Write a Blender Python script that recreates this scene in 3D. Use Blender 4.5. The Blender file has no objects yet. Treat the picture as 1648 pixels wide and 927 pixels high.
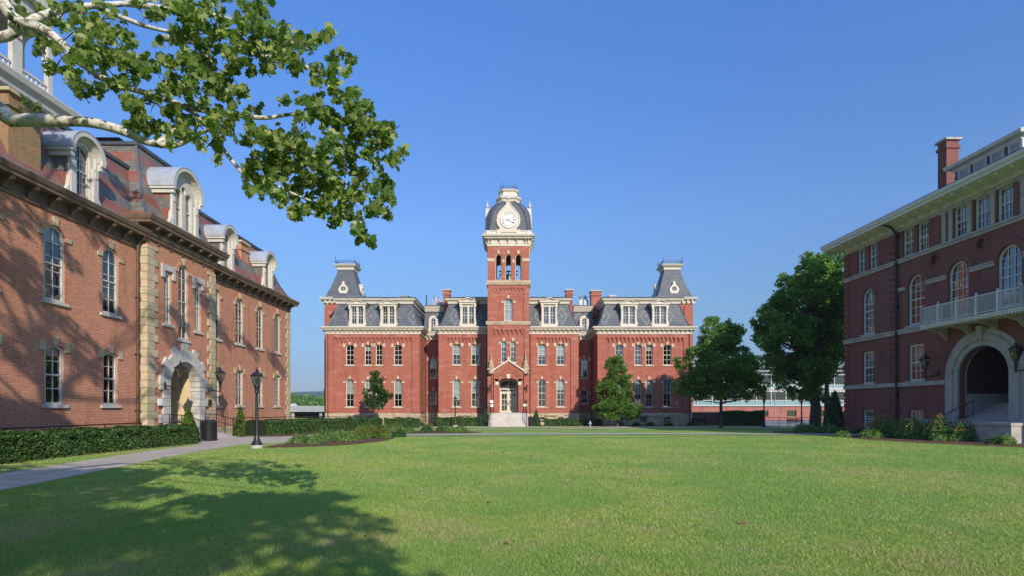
import bpy, math, random
import numpy as np
from mathutils import Vector, Matrix
from mathutils.geometry import tessellate_polygon
random.seed(7); rng = np.random.default_rng(7)
S = bpy.context.scene
PI = math.pi; R = math.radians

# ------------------------------------------------------------------ camera, sky, sun, exposure
cd = bpy.data.cameras.new('camera'); cam = bpy.data.objects.new('camera', cd); S.collection.objects.link(cam)
cam.location = (0, 0, 2.2); cam.rotation_euler = (R(90), 0, 0)
cd.sensor_width = 36; cd.lens = 900/1648*36; cd.shift_y = 0.1168; cd.clip_end = 9000; cd.clip_start = .05
S.camera = cam
SUN_EL, SUN_AZ = 27.0, 155.0     # azimuth clockwise from +Y
sdir = Vector((math.sin(R(SUN_AZ))*math.cos(R(SUN_EL)), math.cos(R(SUN_AZ))*math.cos(R(SUN_EL)), math.sin(R(SUN_EL))))
sl = bpy.data.lights.new('sun', 'SUN'); sl.energy = 4.2; sl.angle = R(.5); sl.color = (1.0, .90, .76)
so = bpy.data.objects.new('sun', sl); S.collection.objects.link(so)
so.rotation_euler = sdir.to_track_quat('Z', 'Y').to_euler(); so.location = (20, -40, 40)
w = bpy.data.worlds.new('World'); S.world = w; w.use_nodes = True
nt = w.node_tree; bg = nt.nodes['Background']
sk = nt.nodes.new('ShaderNodeTexSky'); sk.sky_type = 'NISHITA'; sk.sun_disc = False
sk.sun_elevation = R(SUN_EL); sk.sun_rotation = R(SUN_AZ); sk.air_density = 1.0; sk.dust_density = .35; sk.ozone_density = 2.6; sk.altitude = 300
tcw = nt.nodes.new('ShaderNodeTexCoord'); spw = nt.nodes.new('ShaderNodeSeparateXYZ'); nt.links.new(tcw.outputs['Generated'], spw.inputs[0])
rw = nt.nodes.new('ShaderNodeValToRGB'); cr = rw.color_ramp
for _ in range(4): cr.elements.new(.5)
for e, (p_, c_) in zip(cr.elements, [(0,(.25,.28,.35)),(.06,(.27,.32,.45)),(.16,(.41,.49,.58)),(.30,(.55,.70,.90)),(.58,(.55,.86,1.30)),(1.0,(2.3,2.6,2.9))]): e.position = p_; e.color = c_+(1,)  # top stop brightens the unseen zenith, added as fill light
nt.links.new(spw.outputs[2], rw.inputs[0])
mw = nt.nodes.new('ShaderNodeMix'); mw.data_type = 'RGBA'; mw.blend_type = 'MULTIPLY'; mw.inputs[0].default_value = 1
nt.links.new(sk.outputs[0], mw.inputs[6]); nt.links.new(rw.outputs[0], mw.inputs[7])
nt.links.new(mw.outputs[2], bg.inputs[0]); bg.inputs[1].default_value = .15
S.view_settings.view_transform = 'Standard'; S.view_settings.look = 'None'; S.view_settings.gamma = 1
S.view_settings.use_curve_mapping = False
S.view_settings.exposure = .35

# ------------------------------------------------------------------ helpers
COL = S.collection
def g(y):                                       # gently falling campus lawn
    return .45*max(0, min(1, (66-y)/44))
class MB:
    def __init__(s, M=None): s.v = []; s.f = []; s.M = M
    def add(s, vs, fs):
        b = len(s.v)
        if s.M is not None: vs = [tuple(s.M @ Vector(p)) for p in vs]
        s.v.extend(vs); s.f.extend([tuple(b+i for i in f) for f in fs]); return s
    def box(s, x0, x1, y0, y1, z0, z1):
        return s.add([(x0,y0,z0),(x1,y0,z0),(x1,y1,z0),(x0,y1,z0),(x0,y0,z1),(x1,y0,z1),(x1,y1,z1),(x0,y1,z1)],
              [(0,3,2,1),(4,5,6,7),(0,1,5,4),(1,2,6,5),(2,3,7,6),(3,0,4,7)])
    def prism(s, poly, y0, y1):                 # poly in (x,z), extruded along y
        n = len(poly); vs = [(a,y0,b) for a,b in poly]+[(a,y1,b) for a,b in poly]
        return s.add(vs, [tuple(range(n)), tuple(range(2*n-1, n-1, -1))]+[(i,(i+1)%n+0,(i+1)%n+n,i+n) for i in range(n)])
    def prismx(s, poly, x0, x1):                # poly in (y,z), extruded along x
        n = len(poly); vs = [(x0,a,b) for a,b in poly]+[(x1,a,b) for a,b in poly]
        return s.add(vs, [tuple(range(n)), tuple(range(2*n-1, n-1, -1))]+[(i,(i+1)%n,(i+1)%n+n,i+n) for i in range(n)])
    def prismz(s, poly, z0, z1):
        n = len(poly); vs = [(a,b,z0) for a,b in poly]+[(a,b,z1) for a,b in poly]
        return s.add(vs, [tuple(range(n)), tuple(range(2*n-1, n-1, -1))]+[(i,(i+1)%n,(i+1)%n+n,i+n) for i in range(n)])
    def ring(s, o, i, y0, y1, closed=True):     # frame between two outlines with equal point counts
        n = len(o); vs = [(a,y0,b) for a,b in o]+[(a,y0,b) for a,b in i]+[(a,y1,b) for a,b in o]+[(a,y1,b) for a,b in i]
        fs = []
        for k in range(n if closed else n-1):
            j = (k+1) % n
            fs += [(k,j,n+j,n+k),(2*n+k,3*n+k,3*n+j,2*n+j),(k,2*n+k,2*n+j,j),(n+k,n+j,3*n+j,3*n+k)]
        if not closed: fs += [(0,n,3*n,2*n),(n-1,3*n-1,4*n-1,2*n-1)]
        return s.add(vs, fs)
    def tube(s, pts, rad, n=8, cap=True):
        pts = [Vector(p) for p in pts]
        if not hasattr(rad, '__len__'): rad = [rad]*len(pts)
        vs = []; up = None
        for i, p in enumerate(pts):
            d = (pts[min(i+1, len(pts)-1)]-pts[max(i-1, 0)]).normalized()
            if up is None: up = d.orthogonal().normalized()
            up = (up-d*up.dot(d)).normalized() if abs(up.dot(d)) < .99 else d.orthogonal().normalized()
            b = d.cross(up)
            for k in range(n):
                a = 2*PI*k/n; vs.append(tuple(p+(up*math.cos(a)+b*math.sin(a))*rad[i]))
        fs = [(i*n+k, i*n+(k+1)%n, (i+1)*n+(k+1)%n, (i+1)*n+k) for i in range(len(pts)-1) for k in range(n)]
        if cap: fs += [tuple(range(n-1,-1,-1)), tuple((len(pts)-1)*n+k for k in range(n))]
        return s.add(vs, fs)
    def lathe(s, prof, c=(0,0), n=16, rot=0, sx=1, sy=1):
        vs = [(c[0]+r*sx*math.cos(rot+2*PI*k/n), c[1]+r*sy*math.sin(rot+2*PI*k/n), z) for r,z in prof for k in range(n)]
        fs = [(i*n+k, i*n+(k+1)%n, (i+1)*n+(k+1)%n, (i+1)*n+k) for i in range(len(prof)-1) for k in range(n)]
        fs += [tuple(range(n-1,-1,-1)), tuple((len(prof)-1)*n+k for k in range(n))]
        return s.add(vs, fs)
    def sweep(s, u0, u1, v0, v1, prof, cap=False):   # rectangle swept through (outset, z) points
        vs = []
        for o, z in prof: vs += [(u0-o,v0-o,z),(u1+o,v0-o,z),(u1+o,v1+o,z),(u0-o,v1+o,z)]
        fs = [(i*4+k, i*4+(k+1)%4, (i+1)*4+(k+1)%4, (i+1)*4+k) for i in range(len(prof)-1) for k in range(4)]
        if cap: fs.append(tuple((len(prof)-1)*4+k for k in range(4)))
        return s.add(vs, fs)
    def wall(s, outer, holes, y, d=.3):         # flat wall at y with openings and reveals d deep
        polys = [outer]+holes
        tris = tessellate_polygon([[Vector((a,b,0)) for a,b in p] for p in polys])
        flat = [p for q in polys for p in q]
        s.add([(a,y,b) for a,b in flat], [tuple(t) for t in tris])
        for h in holes:
            n = len(h); s.add([(a,y,b) for a,b in h]+[(a,y+d,b) for a,b in h], [(i,(i+1)%n,(i+1)%n+n,i+n) for i in range(n)])
        return s
    def mesh(s, name, mat, smooth=False):
        me = bpy.data.meshes.new(name); me.from_pydata(s.v, [], s.f); me.update()
        me.materials.append(mat)
        if smooth: me.polygons.foreach_set('use_smooth', [True]*len(me.polygons))
        return me
    def build(s, name, mat, parent=None, smooth=False, loc=None):
        if name in SPLIT: return s.pieces(SPLIT[name], mat, parent, smooth, loc)
        return put(name, s.mesh(name, mat, smooth), parent, loc)
def _pieces(s, name, mat, parent, smooth, loc):
    n = len(s.v); par = list(range(n))
    def fd(a):
        while par[a] != a: par[a] = par[par[a]]; a = par[a]
        return a
    for f in s.f:
        r = fd(f[0])
        for q in f[1:]: par[fd(q)] = r
    comp = {}
    for i in range(n): comp.setdefault(fd(i), []).append(i)
    A = np.array(s.v); bx = [(A[c].min(0)-.04, A[c].max(0)+.04, set([r])) for r, c in comp.items()]
    ch = True
    while ch:
        ch = False; out = []
        for lo, hi, rs in bx:
            for k, (l2, h2, r2) in enumerate(out):
                if (lo < h2).all() and (l2 < hi).all(): out[k] = (np.minimum(lo,l2), np.maximum(hi,h2), r2|rs); ch = True; break
            else: out.append((lo, hi, rs))
        bx = out
    last = None
    for lo, hi, rs in bx:
        mp = {}; q = MB()
        for f in s.f:
            if fd(f[0]) in rs:
                for i in f:
                    if i not in mp: mp[i] = len(q.v); q.v.append(s.v[i])
                q.f.append(tuple(mp[i] for i in f))
        last = put(name, q.mesh(name, mat, smooth), parent, loc)
    return last
MB.pieces = _pieces
SPLIT = {'downspouts':'downspout','roof_vents':'roof_vent','vent_pipes':'vent_pipe','stone_ledges':'stone_ledge','brick_pilasters_and_corbels':'brick_trim','brick_trim':'brick_trim',
 'hip_ridges':'hip_ridge','tower_stone_bands':'stone_band','quoins':'quoin_stack','window_lintels':'window_lintel','balcony_brackets':'balcony_bracket','stone_bands':'stone_band',
 'twigs':'twig','handrail':'handrail','columns':'column','basement_pane':'basement_pane','interior_walls':'interior_wall','dome_ribs':'dome_rib','belfry_floors':'belfry_floor',
 'tower_brick_trim':'brick_trim','slabs':'floor_slab','passage_walls':'passage_wall','passage_wainscot':'wainscot','entrance_steps':'entrance_steps','porch_reveal':'porch_reveal','bell_frame':'bell_frame','stone_arch':'stone_arch','corner_tower':'corner_tower','dormer_cheeks':'dormer_cheek','iron_cresting':'iron_cresting','ridge_flashing':'roof_flashing','branches':'branches'}
def put(name, me, parent=None, loc=None, rz=0):
    o = bpy.data.objects.new(name, me); COL.objects.link(o)
    if parent: o.parent = parent
    if loc is not None: o.location = loc
    if rz: o.rotation_euler = (0,0,rz)
    return o
def tag(o, label=None, cat=None, group=None, kind=None):
    if label: o['label'] = label
    if cat: o['category'] = cat
    if group: o['group'] = group
    if kind: o['kind'] = kind
    return o
def thing(name, loc, rz, label, cat, group=None):
    o = bpy.data.objects.new(name, None); COL.objects.link(o); o.location = loc; o.rotation_euler = (0,0,rz)
    o.empty_display_size = .3
    return tag(o, label, cat, group)
KIDS = {}
def copy_thing(root, loc, rz, label, group=None):
    kids = [o for o in bpy.data.objects if o.parent == root]
    r = root.copy(); COL.objects.link(r); r.location = loc; r.rotation_euler = (0,0,rz); r['label'] = label
    if group: r['group'] = group
    for ch in kids:
        gk = [o for o in bpy.data.objects if o.parent == ch]
        c = ch.copy(); COL.objects.link(c); c.parent = r
        for q in gk:
            d = q.copy(); COL.objects.link(d); d.parent = c
    return r
def np_mesh(name, V, k, mat, parent=None, smooth=False):   # V: (n*k,3) verts, n polygons of k corners
    me = bpy.data.meshes.new(name); n = len(V)//k
    me.vertices.add(len(V)); me.vertices.foreach_set('co', V.astype(np.float32).ravel())
    me.loops.add(n*k); me.loops.foreach_set('vertex_index', np.arange(n*k, dtype=np.int32))
    me.polygons.add(n); me.polygons.foreach_set('loop_start', np.arange(0, n*k, k, dtype=np.int32))
    me.update(calc_edges=True); me.materials.append(mat)
    return put(name, me, parent)

# ------------------------------------------------------------------ materials
class NT:
    def __init__(s, name):
        s.m = bpy.data.materials.new(name); s.m.use_nodes = True; s.t = s.m.node_tree
        s.b = s.t.nodes['Principled BSDF']; s.out = s.t.nodes['Material Output']
    def n(s, typ, **kw):
        nd = s.t.nodes.new('ShaderNode'+typ)
        for k, v in kw.items():
            if k.startswith('i_'): nd.inputs[int(k[2:])].default_value = v
            else: setattr(nd, k, v)
        return nd
    def l(s, a, b): s.t.links.new(a, b)
    def math(s, op, a, b=None, c=None):
        nd = s.n('Math', operation=op)
        for i, x in enumerate((a, b, c)):
            if x is None: continue
            if isinstance(x, (int, float)): nd.inputs[i].default_value = x
            else: s.l(x, nd.inputs[i])
        return nd.outputs[0]
    def mix(s, f, a, b, typ='MIX'):
        nd = s.n('Mix', data_type='RGBA', blend_type=typ)
        for sock, x in ((nd.inputs[0], f), (nd.inputs[6], a), (nd.inputs[7], b)):
            if isinstance(x, (int, float)): sock.default_value = x
            elif isinstance(x, tuple): sock.default_value = x+(1,) if len(x) == 3 else x
            else: s.l(x, sock)
        return nd.outputs[2]
    def noise(s, scale, detail=4, rough=.55, vec=None):
        nd = s.n('TexNoise'); nd.inputs['Scale'].default_value = scale; nd.inputs['Detail'].default_value = detail; nd.inputs['Roughness'].default_value = rough
        s.l(vec if vec is not None else s.obj(), nd.inputs['Vector']); return nd.outputs[0]
    def obj(s):
        if not hasattr(s, 'tc'): s.tc = s.n('TexCoord')
        return s.tc.outputs['Object']
    def ramp(s, fac, stops):
        nd = s.n('ValToRGB'); cr = nd.color_ramp
        while len(cr.elements) < len(stops): cr.elements.new(.5)
        for e, (p, c) in zip(cr.elements, stops): e.position = p; e.color = tuple(c)+(1,) if hasattr(c, '__len__') else (c,c,c,1)
        s.l(fac, nd.inputs[0]); return nd.outputs[0]
    def rough(s, v, spec=.5): s.b.inputs['Roughness'].default_value = v; s.b.inputs['Specular IOR Level'].default_value = spec
    def bump(s, h, dist=.01, st=1):
        nd = s.n('Bump'); nd.inputs['Distance'].default_value = dist; nd.inputs['Strength'].default_value = st
        s.l(h, nd.inputs['Height']); s.l(nd.outputs[0], s.b.inputs['Normal'])
    def color(s, c):
        if isinstance(c, tuple): s.b.inputs['Base Color'].default_value = c+(1,)
        else: s.l(c, s.b.inputs['Base Color'])
def simple(name, c, rough=.6, var=.12, scale=3, metal=0, spec=.4, bump=0):
    m = NT(name); m.rough(rough, spec); m.b.inputs['Metallic'].default_value = metal
    n = m.noise(scale, 5)
    lo = tuple(x*(1-var*1.6) for x in c); hi = tuple(min(1, x*(1+var)) for x in c)
    m.color(m.ramp(n, [(.3, lo), (.7, hi)]))
    if bump: m.bump(m.noise(scale*8, 4), bump)
    return m.m
def brick_mat(name, c1, c2, mortar, bw=.22, bh=.075, ms=.012, grime=.25, eff=None):
    m = NT(name); m.rough(.85, .25)
    sep = m.n('SeparateXYZ'); m.l(m.obj(), sep.inputs[0])
    cmb = m.n('CombineXYZ'); m.l(m.math('ADD', sep.outputs[0], sep.outputs[1]), cmb.inputs[0]); m.l(sep.outputs[2], cmb.inputs[1])
    bt = m.n('TexBrick'); bt.inputs['Scale'].default_value = 1; bt.inputs['Brick Width'].default_value = bw; bt.inputs['Row Height'].default_value = bh
    bt.inputs['Mortar Size'].default_value = ms; bt.inputs['Mortar Smooth'].default_value = .3; bt.inputs['Bias'].default_value = -.1
    bt.inputs['Color1'].default_value = c1+(1,); bt.inputs['Color2'].default_value = c2+(1,); bt.inputs['Mortar'].default_value = mortar+(1,)
    m.l(cmb.outputs[0], bt.inputs['Vector'])
    n = m.noise(.45, 6, .65)
    c = m.mix(m.ramp(n, [(.35, 0), (.68, grime)]), bt.outputs['Color'], tuple(x*.45 for x in c1))
    n2 = m.noise(9, 4)
    c = m.mix(m.ramp(n2, [(.35, .0), (.75, .3)]), c, tuple(min(1, x*1.6) for x in c2))
    if eff:
        mp = m.n('Mapping'); mp.inputs['Scale'].default_value = (.5, .5, 2.2); m.l(m.obj(), mp.inputs[0])
        n3 = m.noise(1.1, 7, .7, mp.outputs[0])
        c = m.mix(m.ramp(n3, [(.51, 0), (.70, .62)]), c, eff)
    mp2 = m.n('Mapping'); mp2.inputs['Scale'].default_value = (1.6, 1.6, .22); m.l(m.obj(), mp2.inputs[0])
    c = m.mix(m.ramp(m.noise(1.0, 6, .7, mp2.outputs[0]), [(.50, 0), (.72, .5)]), c, tuple(x*.38 for x in c1))
    c = m.mix(m.ramp(m.noise(.9, 8, .75), [(.53, 0), (.70, .3)]), c, tuple(min(1, x*1.5+.05) for x in c1))
    m.color(c); m.bump(m.math('SUBTRACT', 1.0, bt.outputs['Fac']), .006, .6)
    return m.m
M = {}
M['brick_c'] = brick_mat('red_painted_brick', (.38,.108,.066), (.285,.074,.047), (.36,.165,.12), eff=(.46,.25,.20), grime=.3)
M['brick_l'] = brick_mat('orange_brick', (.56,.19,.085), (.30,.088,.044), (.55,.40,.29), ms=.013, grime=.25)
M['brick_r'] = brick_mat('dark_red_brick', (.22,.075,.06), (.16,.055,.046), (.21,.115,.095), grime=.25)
M['brick_g'] = brick_mat('plain_red_brick', (.36,.12,.09), (.30,.09,.07), (.36,.22,.18))
def stone(name, c, joint=None, moss=None):
    m = NT(name); m.rough(.85, .25)
    n = m.noise(1.7, 7, .65); n2 = m.noise(14, 4)
    col = m.ramp(n, [(.25, tuple(x*.62 for x in c)), (.5, c), (.8, tuple(min(1, x*1.18) for x in c))])
    col = m.mix(m.ramp(n2, [(.4, 0), (.7, .25)]), col, tuple(x*.5 for x in c))
    if joint:
        sep = m.n('SeparateXYZ'); m.l(m.obj(), sep.inputs[0])
        cmb = m.n('CombineXYZ'); m.l(m.math('ADD', sep.outputs[0], sep.outputs[1]), cmb.inputs[0]); m.l(sep.outputs[2], cmb.inputs[1])
        bt = m.n('TexBrick'); bt.inputs['Scale'].default_value = 1; bt.inputs['Brick Width'].default_value = joint[0]; bt.inputs['Row Height'].default_value = joint[1]; bt.inputs['Mortar Size'].default_value = .012
        bt.inputs['Color1'].default_value = (1,1,1,1); bt.inputs['Color2'].default_value = (.8,.8,.8,1); bt.inputs['Mortar'].default_value = (.5,.48,.45,1)
        m.l(cmb.outputs[0], bt.inputs['Vector']); col = m.mix(1.0, col, bt.outputs['Color'], 'MULTIPLY')
    if moss:
        col = m.mix(m.ramp(m.noise(.8, 5), [(.5, 0), (.66, .55)]), col, moss)
    m.color(col); m.bump(n2, .004, .5); return m.m
M['stone'] = stone('sandstone', (.50,.40,.27), (.6,.38))
M['stone_trim'] = stone('sandstone_trim', (.52,.43,.31))
M['stone_l'] = stone('mossy_sandstone_quoin', (.52,.42,.27), None, (.22,.24,.10))
M['stone_w'] = stone('pale_limestone', (.48,.455,.41))
M['stone_r'] = stone('grey_limestone', (.40,.37,.33))
M['granite'] = stone('granite_step', (.50,.45,.40))
M['concrete'] = stone('concrete', (.42,.39,.35))
M['white'] = simple('cream_painted_wood', (.56,.51,.42), .55, .06, 2)
M['white_l'] = simple('off_white_paint', (.52,.49,.43), .55, .08, 3)
M['white_r'] = simple('grey_white_paint', (.60,.60,.56), .55, .08, 3)
M['brown'] = simple('brown_painted_cornice', (.165,.108,.068), .6, .2, 2)
M['iron'] = simple('black_iron', (.014,.014,.016), .42, .2, 8, 0, .5)
M['iron_b'] = simple('blue_black_cresting', (.03,.05,.11), .5, .2, 8)
M['metal'] = simple('weathered_tin', (.36,.38,.40), .45, .15, 4, .4)
M['metal_roof'] = simple('dark_roof_metal', (.09,.10,.12), .5, .15, 2, .3)
M['blind'] = simple('pale_window_blind', (.74,.75,.74), .8, .05, 2)
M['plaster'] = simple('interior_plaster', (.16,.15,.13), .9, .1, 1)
M['porch'] = simple('tan_porch_plaster', (.56,.44,.25), .9, .08, 1.2)
M['sign'] = simple('white_sign_panel', (.80,.80,.78), .5, .04, 3)
M['sign_d'] = simple('bronze_plaque', (.07,.06,.05), .4, .1, 3, .5)
M['leaf_rim'] = simple('copper_downspout', (.09,.05,.04), .5, .2, 4)
M['black'] = simple('dark_opening', (.01,.01,.01), .9)
M['mulch'] = (lambda m: (m.rough(.95, .1), m.color(m.ramp(m.noise(38, 5, .7), [(.3, (.06,.03,.02)), (.55, (.17,.088,.058)), (.8, (.28,.17,.12))])), m.bump(m.noise(45, 5, .7), .04), m.m)[-1])(NT('bark_mulch'))
def slate(name, base, poly=False, diamonds=None):
    m = NT(name); m.rough(.55, .4)
    sep = m.n('SeparateXYZ'); m.l(m.obj(), sep.inputs[0])
    xy = m.math('ADD', sep.outputs[0], sep.outputs[1]); z = sep.outputs[2]
    cmb = m.n('CombineXYZ'); m.l(xy, cmb.inputs[0]); m.l(z, cmb.inputs[1])
    bt = m.n('TexBrick'); bt.inputs['Scale'].default_value = 1; bt.inputs['Brick Width'].default_value = .26; bt.inputs['Row Height'].default_value = .17; bt.inputs['Mortar Size'].default_value = .012; bt.inputs['Bias'].default_value = .1
    lo = tuple(x*.72 for x in base); hi = tuple(x*1.25 for x in base)
    bt.inputs['Color1'].default_value = hi+(1,); bt.inputs['Color2'].default_value = lo+(1,); bt.inputs['Mortar'].default_value = tuple(x*.35 for x in base)+(1,)
    m.l(cmb.outputs[0], bt.inputs['Vector']); c = bt.outputs['Color']
    if poly:      # red and grey bands of fish-scale slates
        zz = m.math('ADD', z, m.math('MULTIPLY', m.noise(2.2, 3), .25))
        fr = m.math('FRACT', m.math('DIVIDE', zz, 1.3))
        red = m.mix(m.noise(11, 3), (.60,.19,.11), (.34,.10,.07))
        red = m.mix(1.0, red, m.mix(.5, bt.outputs['Color'], (.5,.5,.5)), 'MULTIPLY')
        red = m.mix(.25, red, (.42,.13,.085))
        c = m.mix(m.ramp(fr, [(.0, 0), (.46, 0), (.50, 1), (.96, 1), (1, 0)]), c, red)
    if diamonds:
        p, zc = diamonds
        fu = m.math('ABSOLUTE', m.math('SUBTRACT', m.math('FRACT', m.math('DIVIDE', sep.outputs[0], p)), .5))
        d = m.math('ADD', m.math('MULTIPLY', fu, p), m.math('MULTIPLY', m.math('ABSOLUTE', m.math('SUBTRACT', z, zc)), .62))
        r1 = m.math('LESS_THAN', m.math('ABSOLUTE', m.math('SUBTRACT', d, .68)), .1)
        r2 = m.math('LESS_THAN', d, .22)
        rr = m.math('MULTIPLY', m.math('ADD', r1, r2), m.math('GREATER_THAN', m.noise(16, 2), .42))
        c = m.mix(m.math('MULTIPLY', rr, .42), c, (.30,.32,.33))
    n = m.noise(1.1, 6, .6)
    c = m.mix(m.ramp(n, [(.35, 0), (.7, .4)]), c, tuple(x*1.5 for x in base))
    m.color(c); m.bump(m.math('SUBTRACT', 1, bt.outputs['Fac']), .008, .6); return m.m
M['slate'] = slate('blue_grey_slate', (.095,.103,.112), diamonds=(3.9/1.5, 13.4))
M['slate_l'] = slate('polychrome_slate', (.15,.142,.125), poly=True)
M['slate_r'] = slate('dark_slate', (.07,.075,.085))
def glass_mat(name, tint=(.35,.40,.42), gloss=.12):
    m = NT(name); t = m.t; t.nodes.remove(m.b)
    tr = m.n('BsdfTransparent'); tr.inputs[0].default_value = tint+(1,)
    gl = m.n('BsdfGlossy'); gl.inputs['Roughness'].default_value = .03; gl.inputs[0].default_value = (.9,.93,.95,1)
    bn = m.n('Bump'); bn.inputs['Distance'].default_value = .004; m.l(m.noise(1.6, 2), bn.inputs['Height']); m.l(bn.outputs[0], gl.inputs['Normal'])
    fr = m.n('Fresnel'); fr.inputs[0].default_value = 1.6
    f = m.math('ADD', m.math('MULTIPLY', fr.outputs[0], 1.1), gloss)
    mx = m.n('MixShader'); m.l(f, mx.inputs[0]); m.l(tr.outputs[0], mx.inputs[1]); m.l(gl.outputs[0], mx.inputs[2]); m.l(mx.outputs[0], m.out.inputs[0])
    return m.m
M['glass'] = glass_mat('window_glass', (.66,.70,.70))
M['glass_lamp'] = glass_mat('lantern_glass', (.75,.78,.78), .05)
M['glass_teal'] = glass_mat('teal_curtain_glass', (.16,.27,.27), .06)
def leaf_mat(name, a, b, c, tr=.35, rough=.5):
    m = NT(name); ge = m.n('NewGeometry')
    col = m.ramp(ge.outputs['Random Per Island'], [(0, a), (.5, b), (1, c)])
    m.color(col); m.rough(rough, .35)
    tl = m.n('BsdfTranslucent'); m.l(m.mix(1.0, col, (1.3,1.5,.6), 'MULTIPLY'), tl.inputs[0])
    mx = m.n('MixShader'); mx.inputs[0].default_value = tr
    m.l(m.b.outputs[0], mx.inputs[1]); m.l(tl.outputs[0], mx.inputs[2]); m.l(mx.outputs[0], m.out.inputs[0])
    return m.m
M['leaf_syc'] = leaf_mat('sycamore_leaf', (.08,.155,.036), (.17,.25,.06), (.42,.46,.18), .42, .5)
M['leaf_a'] = leaf_mat('maple_leaf', (.09,.185,.03), (.15,.27,.05), (.27,.38,.085), .5)
M['leaf_b'] = leaf_mat('oak_leaf', (.085,.18,.032), (.14,.25,.05), (.24,.36,.08), .5)
M['leaf_s'] = leaf_mat('young_tree_leaf', (.03,.08,.02), (.06,.13,.03), (.12,.21,.05))
M['leaf_h'] = leaf_mat('hedge_leaf', (.03,.065,.014), (.05,.105,.022), (.10,.17,.035), .2)
M['leaf_j'] = leaf_mat('juniper_needle', (.08,.16,.035), (.13,.23,.05), (.22,.32,.08), .3)
M['leaf_c'] = leaf_mat('arborvitae_needle', (.06,.11,.012), (.10,.17,.02), (.16,.24,.03), .25)
M['petal'] = leaf_mat('red_rose_petal', (.45,.02,.02), (.55,.06,.04), (.6,.12,.08), .3)
M['petal_p'] = leaf_mat('dusty_pink_petal', (.35,.10,.06), (.40,.15,.09), (.45,.2,.13), .3)
def blade_mat():
    m = NT('grass_blade'); ge = m.n('NewGeometry'); m.rough(.6, .3)
    col = m.ramp(ge.outputs['Random Per Island'], [(0, (.17,.26,.045)), (.5, (.30,.395,.07)), (.85, (.46,.485,.13)), (1, (.60,.52,.24))])
    col = m.mix(m.ramp(m.noise(.85, 8, .78), [(.48, 0), (.62, .65)]), col, (.46,.40,.20))
    col = m.mix(m.ramp(m.noise(.26, 6, .7), [(.44, 0), (.54, .75)]), col, (.24,.385,.07))
    col = m.mix(m.ramp(m.noise(3.1, 4, .6), [(.55, 0), (.7, .5)]), col, (.17,.30,.065))
    m.color(col); tl = m.n('BsdfTranslucent'); m.l(col, tl.inputs[0])
    mx = m.n('MixShader'); mx.inputs[0].default_value = .3; m.l(m.b.outputs[0], mx.inputs[1]); m.l(tl.outputs[0], mx.inputs[2]); m.l(mx.outputs[0], m.out.inputs[0]); return m.m
M['blade'] = blade_mat()
M['bark'] = simple('grey_brown_bark', (.10,.08,.06), .9, .3, 6, bump=.02)
def syc_bark():
    m = NT('sycamore_bark'); m.rough(.8, .2)
    n = m.noise(9, 5, .65); c = m.ramp(n, [(.40, (.16,.14,.10)), (.46, (.50,.48,.42)), (.56, (.60,.58,.53)), (.60, (.30,.29,.22)), (.68,(.55,.53,.47))])
    m.color(c); m.bump(n, .01); return m.m
M['bark_s'] = syc_bark()
def ground_mat():
    m = NT('lawn_turf'); m.rough(.95, .1)
    a = m.noise(.26, 6, .7); b = m.noise(.85, 8, .78); c = m.noise(30, 5, .75)
    col = m.ramp(c, [(.25, (.14,.22,.04)), (.5, (.26,.35,.065)), (.75, (.39,.43,.12))])
    col = m.mix(m.ramp(b, [(.48, 0), (.62, .65)]), col, (.34,.30,.13))
    col = m.mix(m.ramp(a, [(.44, 0), (.54, .7)]), col, (.14,.27,.06))
    m.color(col); m.bump(c, .03); return m.m
M['turf'] = ground_mat()
def pave(name, c, j=1.8):
    m = NT(name); m.rough(.9, .2)
    sep = m.n('SeparateXYZ'); m.l(m.obj(), sep.inputs[0])
    fy = m.math('FRACT', m.math('DIVIDE', sep.outputs[1], j)); fx = m.math('FRACT', m.math('DIVIDE', sep.outputs[0], j))
    jn = m.math('MAXIMUM', m.math('LESS_THAN', fy, .012), m.math('LESS_THAN', fx, .012))
    col = m.ramp(m.noise(.9, 7, .65), [(.3, tuple(x*.75 for x in c)), (.7, tuple(x*1.1 for x in c))])
    col = m.mix(m.ramp(m.noise(40, 4), [(.4, 0), (.7, .25)]), col, tuple(x*.6 for x in c))
    col = m.mix(m.math('MULTIPLY', jn, .6), col, tuple(x*.4 for x in c)); m.color(col); m.bump(m.noise(60, 3), .003); return m.m
M['pave'] = pave('concrete_pavement', (.46,.39,.31))
M['pave_g'] = pave('grey_asphalt_drive', (.22,.22,.23), 6)

# ------------------------------------------------------------------ outlines, windows
def outline(w, h, kind='round', n=12, rise=None, x=0, z=0):
    hw = w/2
    if kind == 'rect': return [(x-hw,z),(x+hw,z),(x+hw,z+h),(x-hw,z+h)]
    if kind == 'round':
        r = hw; c = h-r; a0, a1 = 0, PI
    else:
        rs = rise if rise is not None else .16*w
        r = (hw*hw+rs*rs)/(2*rs); c = h-r; a0 = math.asin(min(1,(r-rs)/r)); a1 = PI-a0
    return [(x-hw,z),(x+hw,z)]+[(x+r*math.cos(a0+(a1-a0)*k/n), z+c+r*math.sin(a0+(a1-a0)*k/n)) for k in range(n+1)]
def top_at(w, h, kind, x):
    if kind == 'rect': return h
    if kind == 'round': return h-w/2+math.sqrt(max(0,(w/2)**2-x*x))
    rs = .16*w; r = (w*w/4+rs*rs)/(2*rs); return h-r+math.sqrt(max(0, r*r-x*x))
WC = {}
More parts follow.
